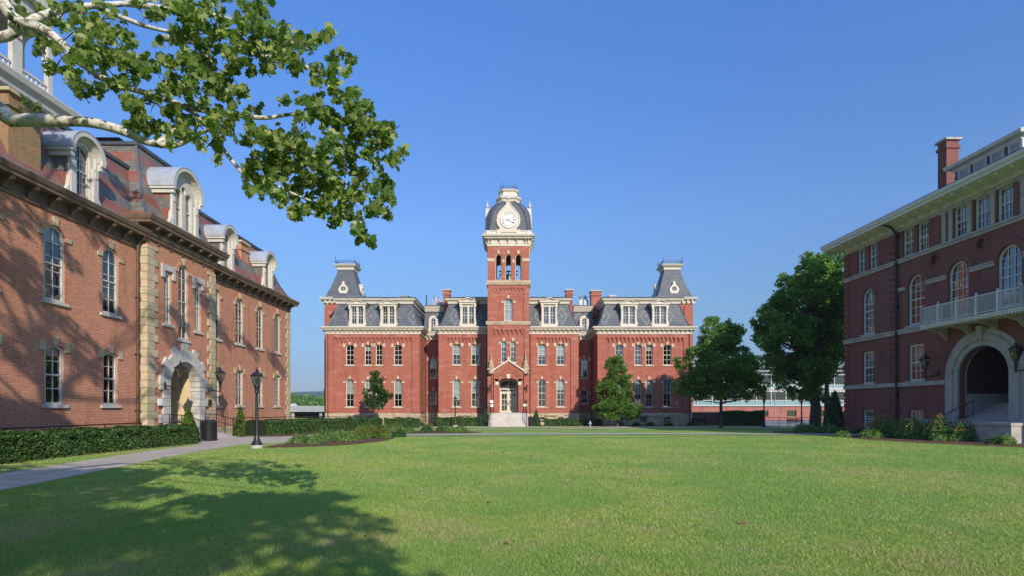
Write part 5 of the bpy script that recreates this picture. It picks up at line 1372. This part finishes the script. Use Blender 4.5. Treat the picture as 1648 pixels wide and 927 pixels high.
beds = [  # x, y, scale, label
 (JU,-10.5,27.9,1.0,'low spreading shrub at the left tip of the left mulch bed, nearest the lamp post'),
 (JU,-9.6,27.2,.95,'low spreading shrub second from the left tip of the left mulch bed'),
 (JU,-10.2,30.4,1.25,'low spreading shrub behind the first two in the left mulch bed'),
 (JU,-8.9,29.6,1.2,'low spreading shrub in the middle of the left mulch bed front row'),
 (JU,-10.4,33.2,1.2,'low spreading shrub at the back left of the left mulch bed by the hedge'),
 (RO,-8.5,31.6,.85,'small rose bush with red blooms low in the left mulch bed'),
 (RO,-8.6,33.6,1.0,'tall rose bush with bright red blooms beside the hedge end'),
 (RO,-7.6,33.0,1.05,'rose bush with red blooms right of the tall one in the left mulch bed'),
 (JH,-7.1,35.2,.9,'rounded shrub at the back right of the left mulch bed'),
 (JH,-8.6,35.7,.9,'rounded shrub behind the rose bushes in the left mulch bed'),
 (RO,-9.6,35.4,.8,'low rose bush in the back corner of the left mulch bed'),
 (JU,-11.2,42.0,1.1,'low shrub at the left end of the far mulch bed'),
 (JH,-9.9,42.3,1.0,'rounded shrub second from left in the far mulch bed'),
 (JU,-8.8,41.9,1.1,'low shrub in the middle of the far mulch bed'),
 (JU,-7.9,42.7,.95,'low shrub right of the middle of the far mulch bed'),
 (RO,-9.2,44.6,.9,'rose bush at the back of the far mulch bed'),
 (JH,-6.7,43.6,.9,'rounded shrub standing alone in the far mulch bed'),
 (JH,-5.7,45.0,.9,'rounded shrub at the back right of the far mulch bed'),
 (JU,-4.9,43.6,1.0,'low shrub near the right tip of the far mulch bed'),
 (JU,-4.1,43.8,1.1,'low shrub at the right tip of the far mulch bed'),
 (RO,-6.9,46.0,.8,'low rose bush at the back edge of the far mulch bed'),
 (JU,21.7,41.9,1.3,'wide low shrub at the far end of the right mulch bed, under the tallest tree'),
 (JU,22.9,43.6,1.5,'large spreading shrub under the tallest tree'),
 (JU,24.4,43.0,1.4,'spreading shrub between the tallest tree and the right hall'),
 (JU,24.9,41.6,1.0,'spreading shrub close to the right hall corner'),
 (JH,25.6,40.9,.9,'dark shrub against the right hall corner'),
 (JU,20.9,35.4,.8,'small bright low shrub at the front left of the right mulch bed'),
 (JU,21.6,33.8,1.1,'low bright shrub second along the front of the right mulch bed'),
 (RP,23.0,34.7,1.15,'rose bush with faded pink blooms before the first basement window'),
 (RP,23.3,32.6,1.15,'rose bush with faded pink blooms left of the downspout'),
 (RP,23.7,31.0,1.2,'rose bush with faded pink blooms right of the downspout'),
 (JU,23.2,30.2,.85,'small low shrub between the rose bushes in the right mulch bed'),
 (RP,24.2,29.9,.95,'rose bush nearest the stone steps in the right mulch bed'),
 (JU,24.8,29.6,.85,'low shrub at the foot of the stone steps'),
 (JU,23.7,27.0,1.05,'low bright shrub in front of the stone steps'),
 (JU,24.4,25.0,1.05,'low bright shrub nearest the camera in the right mulch bed'),
 (JH,25.9,38.9,.55,'small round dark shrub against the wall between the basement windows'),
 (JH,26.3,34.6,.6,'small round dark shrub beside the second basement window'),
]
for i,(k,x,y,sc,lb) in enumerate(beds):
    rose = k in (RO,RP); shrub(k,i,x,y,sc,'rose_bush' if rose else 'low_shrub',lb,gr if rose else gj)
gw = 'small clipped shrubs along the central hall'
for i,(x,lb) in enumerate([(8.4,'below the right link'),(12.4,'beside the conical tree trunk'),(14.4,'between two basement windows'),(16.1,'before the third basement window'),(18.2,'below the last basement window'),(20.8,'nearest the hall corner')]):
    shrub(JH,i,x,64.9,.95,'clipped_shrub','small round clipped shrub at the right wing wall, '+lb,gw,0)
for i,(x,lb) in enumerate([(-9.3,'below the left link'),(-10.6,'beside the left wing corner'),(-13.2,'below the left wing window'),(-16.0,'behind the young tree')]):
    shrub(JH,i,x,64.9,.95,'clipped_shrub','small round clipped shrub at the left wing wall, '+lb,gw,0)
hedge('dark_yew_bush', [(25.2,66.5),(29.5,66.5)], 2.4, 1.7, 'big dark yew bush mass behind the railing on the right', 36, 26000, .08, cat='bush')

# ------------------------------------------------------------------ the near sycamore: trunk left of the frame, limbs reaching into view
SY = thing('sycamore_tree', (-10.2,3.2,.45), 0, 'big sycamore with pale peeling limbs and lobed leaves hanging in from the upper left', 'tree')
ox,oy,oz = SY.location
def ray(px,py,d): return Vector(((px-824)/900*d-ox, d-oy, 2.2+(656-py)/900*d-oz))
m = MB()
def limb(pts, r0, r1, n=9):
    P = [ray(*p) for p in pts]; q = []
    for i in range(len(P)-1):       # catmull-rom smoothing
        a,b,c,d = P[max(i-1,0)],P[i],P[i+1],P[min(i+2,len(P)-1)]
        for t in (0,.33,.66): q.append(.5*((2*b)+(c-a)*t+(2*a-5*b+4*c-d)*t*t+(3*b-a-3*c+d)*t**3))
    q.append(P[-1]); rd = random.Random(len(pts)*7+int(r0*1000))
    m.tube(q,[(r0+(r1-r0)*i/(len(q)-1))*(1+rd.uniform(-.07,.07)) for i in range(len(q))],n)
V0 = Vector
m.tube([(0,0,-.3),(0,0,.3),(.1,.1,2),(0,.2,3.8),(.2,.2,6),(.1,0,9),(-.3,.3,12),(0,0,16)],[.75,.55,.48,.45,.40,.33,.2,.06],14)
tr0 = V0((0,.2,3.3)); a_ = ray(-170,90,6.1); m.tube([tr0,tr0.lerp(a_,.55)+V0((0,0,.1)),a_],[.24,.16,.12],10)
limb([(-170,90,6.1),(-60,140,6.2),(0,175,6.2),(18,192,6.15),(60,192,6.1),(95,194,6.1),(150,197,6.0),(200,211,6.0),(235,227,5.95),(275,233,5.9),(300,226,5.9),(325,212,5.9),(350,205,5.9)],.092,.012,12)
limb([(255,233,5.9),(270,218,5.95),(283,208,6.0)],.045,.02)
tr1 = V0((0,.2,4.4)); b_ = ray(-170,40,6.4); m.tube([tr1,tr1.lerp(b_,.5),b_],[.24,.16,.12],10)
limb([(-170,40,6.4),(-60,62,6.4),(0,60,6.4),(25,50,6.4),(45,36,6.4),(75,22,6.5),(105,14,6.6),(150,8,6.7),(210,4,6.9),(260,-6,7.1)],.065,.025)
limb([(-60,-60,6.3),(5,-5,6.3),(15,22,6.3),(40,36,6.3),(70,46,6.3),(95,64,6.3),(110,80,6.3),(114,97,6.3)],.075,.03)
limb([(112,90,6.3),(140,108,6.3),(160,123,6.3),(175,128,6.3),(215,143,6.3),(260,156,6.3),(290,168,6.3),(308,178,6.3)],.036,.030)
limb([(308,178,6.3),(330,198,6.3),(345,215,6.2),(362,243,6.2),(382,268,6.2),(398,284,6.2),(430,292,6.1),(470,310,6.1),(520,330,6.1)],.029,.010)
limb([(280,165,6.3),(340,180,6.3),(390,186,6.3),(430,189,6.3),(470,183,6.3),(520,186,6.3),(560,196,6.3),(610,215,6.3)],.03,.010)
limb([(260,60,6.6),(330,70,6.6),(400,85,6.6),(455,95,6.6),(490,105,6.6),(515,125,6.6),(540,150,6.6)],.035,.010)
limb([(200,4,6.9),(280,15,6.9),(350,25,6.9),(420,50,6.9),(500,75,6.9)],.04,.012)
limb([(150,8,6.7),(230,40,6.5),(300,60,6.4),(350,110,6.3)],.03,.01)
limb([(560,196,6.3),(585,230,6.3),(610,270,6.3)],.012,.005); limb([(520,330,6.1),(570,345,6.1),(590,375,6.1)],.012,.005)
# upper crown and limbs out of the frame overhead
cl = []
rd = random.Random(99)
def ok(x,y,z,r):
    if y > -r:
        yy = max(y+r*.6,.3)
        if abs(x)-r < .95*yy and (z-r*1.15-2.2) < .76*(y+r): return False
    t_ = (z-.45)/.51; X = x-.4226*t_; Y = y+.906*t_
    if y < 5.5:
        tt = (6.1-y)/.906; xx = x-.4226*tt; zz = z-.51*tt      # keep the sun on the sprays in view
        if -4.9 < xx < 0 and 3.2 < zz < 7.0: return False
    if X > -20:
        lim = -.6-(Y-5.8)*.50
        if X+r*.6 > lim: return False
        if Y-r > 14.5 and X > -17.2: return False
        if Y+r > 17.5 and X > -19: return False
        return True
    tw = (x+20)/.4226; Yw = y+.906*tw; zw = z-.51*tw
    if zw < 0 or Yw > 52: return False
    v = math.sin(Yw*.55+.6)+.9*math.sin(Yw*.9-zw*.8)+.5*math.sin(zw*1.3+Yw*.3)
    return v > -.15
tries = 0
while len(cl) < 210 and tries < 60000:
    tries += 1
    x = rd.uniform(-17,6); y = rd.uniform(-14,24); z = rd.uniform(5,22)
    if math.hypot(x+8,y-2) > 21: continue
    r = rd.uniform(.55,.95)
    if ok(x,y,z,r): cl.append((x,y,z,r))
# extra ones chosen so that the lawn on the left lies in the shade
tries = 0; k0 = len(cl)
while len(cl)-k0 < 215 and tries < 60000:
    tries += 1
    X = rd.uniform(-15,-1.0); Y = rd.uniform(1.5,15.2); z = rd.uniform(6.5,13); t_ = (z-.45)/.51; x = X+.4226*t_; y = Y-.906*t_
    r = rd.uniform(.45,.8) if X > -5 else rd.uniform(.6,.95)
    if ok(x,y,z,r) and x < 8: cl.append((x,y,z,r))
for i,(x,y,z,r) in enumerate(cl):
    if i%3: continue
    e = V0((x-ox,y-oy,z-oz)); zt = max(6,min(14,z-2-.25*math.hypot(e.x,e.y))); s0 = V0((0,0,zt)); mid = s0.lerp(e,.45)+V0((0,0,1.2+.0))
    # keep the limbs out of view: bow upwards
    m.tube([s0,mid,e],[.09,.05,.012],5,cap=False)
m.build('trunk', M['bark_s'], SY, smooth=True)
rng = np.random.default_rng(5)
ls = []
for (x,y,z,r) in cl:
    n = int(150*r*r); d = rand_unit(n)*r*(rng.random(n)**.4)[:,None]; d[:,2] *= .6; ls.append(np.array([x-ox,y-oy,z-oz])+d)
far_leaves = np.concatenate(ls)
# visible foliage: clusters (px, py, spread px, number)
vis = [(20,8,32,60),(60,20,30,60),(95,30,34,70),(130,22,34,70),(165,30,30,60),(150,60,34,70),(105,62,26,40),(70,85,22,34),(60,55,24,30),(95,98,22,34),(130,95,34,70),(170,90,36,80),(120,125,26,44),(150,140,20,26),(185,125,28,50),
 (205,60,18,18),(215,100,30,50),(250,110,28,46),(240,25,16,12),(285,12,22,40),(320,20,34,80),(360,25,36,90),(395,40,34,80),(340,55,30,60),(300,45,22,34),(275,65,22,30),(300,85,26,46),(330,95,30,60),(365,85,24,36),(430,62,28,60),(400,88,24,42),(455,75,24,50),(490,68,22,36),(518,60,18,30),(545,90,18,30),(470,100,22,36),(440,100,22,30),(515,115,20,34),(545,120,16,24),(545,148,14,18),(560,155,10,10),(420,20,24,40),(455,45,18,20),
 (210,170,20,30),(225,190,22,36),(250,200,18,24),(212,205,16,22),(250,165,26,30),(280,130,30,50),(310,130,28,50),(340,140,26,40),(290,190,26,44),(320,200,28,50),(345,190,24,36),(300,225,24,34),(340,228,22,28),(375,170,22,30),(365,205,20,26),(265,215,18,16),(360,120,22,26),(385,140,18,20),
 (400,195,18,24),(420,210,16,18),(410,175,12,10),(455,165,10,9),(500,160,16,18),(510,175,20,26),(535,180,20,30),(490,195,14,12),(575,165,18,26),(590,180,22,36),(600,205,26,50),(625,205,16,20),(610,235,24,38),(630,215,14,14),(635,260,14,18),(645,250,9,8),(560,200,24,40),(540,215,24,46),(575,225,24,40),
 (440,225,24,46),(470,225,24,46),(450,250,30,70),(485,255,30,70),(515,245,28,60),(420,270,24,44),(450,285,26,56),(490,290,28,64),(525,280,28,64),(555,260,26,50),(575,290,22,36),(595,275,16,16),(405,280,16,20),(415,300,14,18),(440,305,18,22),(470,315,18,24),(478,335,14,20),(475,350,7,6),(510,310,24,40),(540,310,24,44),(515,335,18,30),(545,345,18,28),(562,320,20,30),(590,310,20,26),(615,305,18,28),(625,320,14,18),(620,338,12,14),(600,335,16,20),(575,350,14,16),(575,370,10,12),(582,382,10,12),(598,385,8,7),(425,290,14,14),(395,225,14,10),
 (30,35,20,16),(45,168,9,9),(55,178,8,5),(190,45,22,26),(225,15,20,18),(265,30,16,14)]
pts = []; rv = np.random.default_rng(12)
for (px,py,sp,n) in vis:
    d0 = 6.1+rv.normal()*.28; n = int(n*1.15*(1.2 if px < 125 else (2.6 if py > 215 and px > 390 else 2.2))); d0 += .6 if px < 125 else 0
    nc = max(3,n//13); cc = np.clip(rv.normal(size=(nc,3))*.52,-1.1,1.1); q = cc[rv.integers(0,nc,n)]+rv.normal(size=(n,3))*(4.2/sp)
    X = px+q[:,0]*sp; Y = py+q[:,1]*sp; D = d0+q[:,2]*sp/900*d0*1.5
    pts.append(np.stack([(X-824)/900*D-ox, D-oy, 2.2+(656-Y)/900*D-oz],1))
vis_leaves = np.concatenate(pts); rng = np.random.default_rng(77)
# twigs carrying the leaf sprays
tw = MB(); rd = random.Random(4)
for (px,py,sp,n) in vis:
    c = ray(px,py,6.15)
    for j in range(3):
        e = ray(px+rd.uniform(-1,1)*sp,py+rd.uniform(-1,1)*sp,6.15+rd.uniform(-.2,.2)); tw.tube([c,c.lerp(e,.5)+V0((0,0,.02)),e],[.006,.005,.002],4,cap=False)
tw.build('twigs', M['bark'], SY)
MAPLE = np.array([(0,0),(.30,-.04),(.34,.2),(.56,.36),(.36,.52),(.40,.74),(.16,.66),(0,1.0),(-.16,.66),(-.40,.74),(-.36,.52),(-.56,.36),(-.34,.2),(-.30,-.04)])
V,k = leaves(vis_leaves, np.full(len(vis_leaves),.068), MAPLE, .15, .5, droop=.35); np_mesh('foliage_spray', V, k, M['leaf_syc'], SY)
V,k = leaves(far_leaves, np.full(len(far_leaves),.27), LEAF5, .6); np_mesh('crown', V, k, M['leaf_syc'], SY)

# ------------------------------------------------------------------ street furniture
def trash(loc, label):
    t = thing('trash_can', loc, 0, label, 'trash can', 'round black trash cans')
    m = MB(); m.lathe([(.30,.04),(.34,.06),(.34,.10),(.31,.12),(.31,.9),(.35,.92),(.35,.97)],(0,0),24)
    for k in range(28): a = 2*PI*k/28; m.box(*[.0]*0) if False else m.tube([(.335*math.cos(a),.335*math.sin(a),.08),(.335*math.cos(a),.335*math.sin(a),.93)],.014,4)
    m.build('body', M['iron'], t)
    m = MB(); m.lathe([(.36,.97),(.37,1.0),(.33,1.06),(.2,1.13),(.19,1.08),(.05,1.07)],(0,0),24); m.build('lid', M['iron'], t); return t
tc = trash((-16.35,30.2,g(30.2)+.01), 'round black slatted trash can beside the left hedge end and portal steps'); tc.scale = (1.1,1.1,1.02)
trash((2.15,62.75+.6,.0), 'round black trash can right of the central entrance steps').scale = (.95,.95,1)
def bench(loc, rz, label, L=1.8):
    t = thing('park_bench', loc, rz, label, 'bench', 'black metal park benches')
    m = MB()
    for k in range(5): m.box(-L/2,L/2,-.25+.1*k,-.18+.1*k,.43,.455)
    m.build('seat', M['iron'], t)
    m = MB()
    for k in range(5): m.box(-L/2,L/2,.24+.02*k,.262+.02*k,.52+.085*k,.585+.085*k)
    m.build('backrest', M['iron'], t)
    for s_ in (-1,1):
        m = MB(); x = s_*(L/2-.08); m.tube([(x,-.24,0),(x,-.24,.62),(x,.2,.64)],.025,6); m.tube([(x,.22,0),(x,.22,.45),(x,.34,.95)],.025,6); m.tube([(x,-.24,.42),(x,.22,.42)],.02,5); m.build('leg', M['iron'], t)
    return t
bench((-10.4,57.6,0+g(57.6)),0,'black bench at the left, on the terrace beyond the far mulch bed')
bench((31.5,62.0,0),0,'black bench before the glass building, left of the two on the right')
bench((35.5,62.0,0),0,'black bench close to the big tree trunk, right of the two on the right')
bench((21.5,64.2,0),0,'dark bench at the low wall behind the round tree')
def railing(name, pts, h, label, spacing=2.0, rails=(1.0,), bal=0, group='black pipe railings', r=.028):
    """pts (x,y,z)"""
    o = Vector(pts[0]); t = thing(name, tuple(o), 0, label, 'railing', group)
    P = [Vector(p)-o for p in pts]
    for f in rails:
        m = MB(); m.tube([p+Vector((0,0,h*f)) for p in P],r if f == 1.0 else r*.8,6); m.build('rail', M['iron'], t)
    for i in range(len(P)-1):
        n = max(1,round((P[i+1]-P[i]).length/spacing))
        for k in range(n if i < len(P)-2 else n+1):
            q = P[i].lerp(P[i+1],k/n); m = MB(); m.tube([q-Vector((0,0,.1)),q+Vector((0,0,h))],r*.9,6); m.build('post', M['iron'], t)
    if bal:
        m = MB()
        for i in range(len(P)-1):
            n = int((P[i+1]-P[i]).length/bal)
            for k in range(n): q = P[i].lerp(P[i+1],k/n); m.tube([q+Vector((0,0,.08)),q+Vector((0,0,h))],.010,4)
        m.build('balusters', M['iron'], t)
railing('pipe_railing', [(-18.3,8,.45),(-18.3,27.6,.42)], 1.0, 'thin dark pipe railing above the long left hedge', 2.6, (1.0,))
railing('stair_railing', [(-19.3,35.2,.82),(-18.6,35.2,.80),(-17.0,35.2,.35)], .95, 'black stair railing on the right side of the left portal steps', .6, (1.0,.55), .14)
railing('stair_railing', [(-19.3,31.5,.82),(-18.6,31.5,.80),(-17.0,31.5,.35)], .95, 'black stair railing on the left side of the left portal steps', .6, (1.0,.55), .14)
railing('pipe_railing', [(-18.2,36.5,.5),(-17.2,50.5,.35),(-14.5,57.5,.15)], 1.0, 'thin dark ramp railing between the left hall and the second hedge', 2.4, (1.0,))
railing('ramp_railing', [(-13.6,64.0,.0),(-9.2,64.0,.0)], 1.05, 'black ramp railing at the wall of the left wing', 1.5, (1.0,.6))
railing('ramp_railing', [(11.2,65.0,.0),(19.5,65.0,.0)], 1.05, 'black railing along the wall of the right wing', 2.1, (1.0,))
railing('ramp_railing', [(22.5,63.4,.0),(41,61.4,.0)], 1.05, 'long black railing behind the round tree on the right', 1.9, (1.0,.7,.4))
# low brick terrace wall and hydrant
t = thing('terrace_wall', (25,68.4,0), 0, 'low dark brick terrace wall behind the round tree', 'wall')
m = MB(); m.box(-3.3,5,-.2,.2,0,1.5); m.build('brickwork', M['brick_r'], t)
m = MB(); m.box(-3.4,5.1,-.27,.27,1.5,1.62); m.build('coping', M['stone_r'], t)
t = thing('fire_hydrant', (8.1,58.0,g(58)), 0, 'small silver grey hydrant at the path edge, before the conical tree', 'hydrant')
m = MB(); m.lathe([(.13,0),(.13,.05),(.09,.07),(.085,.42),(.12,.44),(.12,.48),(.1,.5),(.09,.6),(.05,.67),(.02,.72)],(0,0),14); m.build('body', M['metal'], t)
m = MB(); m.tube([(-.18,0,.4),(.18,0,.4)],.05,8); m.tube([(0,0,.36),(0,-.17,.36)],.06,8); m.build('outlets', M['metal'], t)

# ------------------------------------------------------------------ glass fronted building far right
GB = thing('glass_building', (30,92,0), 0, 'modern building with white framed greenish glass walls above a brick base, behind the trees', 'building')
m = MB(); m.wall(rect(-2,44,0,2.35),[rect(6+4.6*k,7.6+4.6*k,.7,1.7) for k in range(8)],0,.3); m.build('brick_base', M['brick_g'], GB)
m = MB()
for k in range(8): m.box(6+4.6*k,7.6+4.6*k,.2,.25,.7,1.7)
m.build('basement_pane', M['glass'], GB)
M['frame_g'] = simple('grey_green_frame',(.40,.44,.43),.5,.05,2); M['spandrel'] = simple('pale_teal_panel',(.20,.32,.33),.3,.1,.3)
def curtain(x0,x1,z0,z1,y,nx,zs,parent):
    m = MB(); m.box(x0,x1,y-.05,y+.15,z0,z0+.22); m.box(x0,x1,y-.05,y+.15,z1-.25,z1)
    for k in range(nx+1): x = x0+(x1-x0)*k/nx; m.box(x-.07,x+.07,y-.08,y+.1,z0+.22,z1-.25)
    for z in zs: m.box(x0,x1,y-.03,y+.08,z-.06,z+.06)
    f = m.build('window_frame', M['frame_g'], parent)
    m = MB(); m.box(x0,x1,y+.02,y+.05,z0+.22,zs[0]-.06); m.build('spandrel_panel', M['spandrel'], f)
    m = MB(); m.add([(x0,y+.06,z0),(x1,y+.06,z0),(x1,y+.06,z1),(x0,y+.06,z1)],[(0,1,2,3)]); m.build('pane', M['glass_teal'], f)
curtain(-2,44,2.35,4.95,-.2,19,(3.3,),GB); curtain(9,30,5.2,8.4,1.2,10,(5.9,7.6),GB)
m = MB(); m.box(-2,44,.3,.5,2.35,2.4); m.box(-2,44,3,3.2,0,8.3); m.box(-2,44,-.3,14,4.95,5.2); m.box(9,30,1.3,14,8.4,8.7); m.box(-2,44,13,14,0,8); m.build('slabs', M['concrete'], GB)
m = MB(); m.prismx([(.4,8.7),(14,8.7),(8,11.5),(5,10.6)],8,31); m.build('roof', simple('grey_green_metal_roof',(.20,.23,.22),.6,.1,1), GB)
t = thing('utility_pole', (37.6,80,0), 0, 'thin pale pole with a small camera, in front of the glass building', 'pole')
m = MB(); m.tube([(0,0,0),(0,0,5.6)],.05,8); m.build('pole', M['metal'], t); m = MB(); m.lathe([(.05,5.2),(.16,5.28),(.16,5.42),(.04,5.5)],(-.25,0),8); m.box(-.25,.0,-.03,.03,5.46,5.5); m.build('camera_dome', M['white_r'], t)
# ------------------------------------------------------------------ parking deck, town trees, hills
PD = thing('parking_deck', (-40,112,0), 0, 'low grey concrete parking deck between the left hall and the central hall', 'parking deck')
m = MB(); m.box(-40,14,0,30,1.25,2.45); m.build('deck_slab', simple('grey_deck_concrete',(.30,.31,.33),.8,.1,.5), PD)
m = MB()
for k in range(10): m.box(-38+5.6*k,-37.5+5.6*k,.6,1.1,0,1.25)
m.box(-40,14,12,12.2,0,1.25); m.build('columns', M['concrete'], PD)
t = thing('white_house', (-84,215,0), 0, 'tiny white gabled house among the distant trees', 'house')
t.scale = (.45,.45,.62); m = MB(); m.box(-4,4,-4,4,0,3.2); m.prism([(-4,3.2),(4,3.2),(0,5.6)],-4,4); m.build('walls', M['white_r'], t)
m = MB(); m.add([(-4.4,-4.4,3.0),(0,-4.4,5.8),(0,4.4,5.8),(-4.4,4.4,3.0),(4.4,-4.4,3.0),(4.4,4.4,3.0)],[(0,1,2,3),(1,4,5,2)]); m.build('roof', M['white_r'], t)
rng = np.random.default_rng(61)
bl = []
for i in range(330):
    y = 240+rng.random()*330; x = -.75*y+(rng.random()*.55*y if i%3 else rng.random()*y*1.5); s = 4+rng.random()*4; h_ = 1.2+.012*y+rng.random()*2.6
    bl.append((x,y,h_*.55,s,s,h_*.75))
P,_ = blob_points(bl,60000,.7); P[:,2] = np.abs(P[:,2]); V,k = leaves(P,np.full(len(P),1.5),LEAFQ,.5); tag(np_mesh('far_woods',V,k,M['leaf_a']),'mass of distant trees beyond the parking deck','woods',kind='stuff')
hm = MB(); nx,ny = 90,8
for j in range(ny+1):
    for i in range(nx+1):
        x = -2600+5200*i/nx; y = 1500+900*j/ny; r_ = math.sin(PI*j/ny/1.0) if j<=ny else 0
        h = (56+14*math.sin(x*.0021+1.1)+7*math.sin(x*.0063)+3*math.sin(x*.017))*math.sin(min(1,j/4)*PI/2)
        hm.v.append((x,y,h-3 if j else -3))
hm.f = [(j*(nx+1)+i,j*(nx+1)+i+1,(j+1)*(nx+1)+i+1,(j+1)*(nx+1)+i) for j in range(ny) for i in range(nx)]
tag(hm.build('hills', simple('wooded_hillside',(.030,.055,.022),.95,.25,.02), smooth=True), kind='structure')

# ------------------------------------------------------------------ grass blades in the near lawn
rng = np.random.default_rng(8)
n = 720000
Yr = 3.2*np.exp(rng.random(n)*math.log(34/3.2)); Xr = (rng.random(n)*2-1)*(1.15*Yr+1.5)
# keep off paths and beds
def inside(poly,X,Y):
    c = np.zeros(len(X),bool); j = len(poly)-1
    for i in range(len(poly)):
        xi,yi = poly[i]; xj,yj = poly[j]
        c ^= ((yi>Y)!=(yj>Y)) & (X < (xj-xi)*(Y-yi)/(yj-yi+1e-12)+xi); j = i
    return c
bad = np.zeros(n,bool)
for o in [o for o in bpy.data.objects if o.get('kind')=='structure' and (o.name.startswith(('footpath','plaza','mulch','road')))]:
    me = o.data
    for p in me.polygons: bad |= inside([(me.vertices[v].co.x,me.vertices[v].co.y) for v in p.vertices],Xr,Yr)
bad |= (Xr<-17.5)|(Xr>25.5)
Xr,Yr = Xr[~bad],Yr[~bad]; n = len(Xr)
cl_ = rng.random(n)*.0
hgt = (.016+.026*rng.random(n))*(1+.25*np.sin(Xr*1.7+Yr)*np.sin(Yr*1.3)); wd = (.0020+.00042*Yr)
a = rng.random(n)*2*PI; dx,dy = np.cos(a),np.sin(a); la = rng.random(n)*2*PI; le = hgt*(.3+1.1*rng.random(n))
gz = .45*np.clip((66-Yr)/44,0,1)
V = np.empty((n,3,3))
V[:,0] = np.stack([Xr-dx*wd,Yr-dy*wd,gz-.003],1); V[:,1] = np.stack([Xr+dx*wd,Yr+dy*wd,gz-.003],1)
V[:,2] = np.stack([Xr+np.cos(la)*le,Yr+np.sin(la)*le,gz+hgt],1)
tag(np_mesh('grass',V.reshape(-1,3),3,M['blade']),'short green lawn grass blades','grass',kind='stuff')
# a few fallen leaves
rng = np.random.default_rng(9)
n = 60; Y_ = 7+rng.random(n)*18; X_ = (rng.random(n)*1.4-.85)*Y_*.8
P = np.stack([X_,Y_,np.array([g(y) for y in Y_])+.05],1); V,k = leaves(P,np.full(n,.10),LEAF5,2.0)
tag(np_mesh('fallen_leaves',V,k,leaf_mat('dry_leaf',(.16,.08,.03),(.28,.16,.07),(.45,.34,.2),.1)),'scattered dry brown leaves lying on the lawn','fallen leaves',kind='stuff')

# ------------------------------------------------------------------ thin summer haze
hz = MB(); hz.box(-2760,2760,-360,2560,-5,95); hm_ = bpy.data.materials.new('summer_haze'); hm_.use_nodes = True; ht = hm_.node_tree; ht.nodes.clear()
ho_ = ht.nodes.new('ShaderNodeOutputMaterial'); hv = ht.nodes.new('ShaderNodeVolumePrincipled'); hv.inputs['Color'].default_value = (.80,.88,1,1); hv.inputs['Density'].default_value = .00022; hv.inputs['Anisotropy'].default_value = .2
ht.links.new(hv.outputs[0], ho_.inputs['Volume']); tag(hz.build('haze', hm_), 'thin pale summer haze in the air', 'haze', kind='stuff')
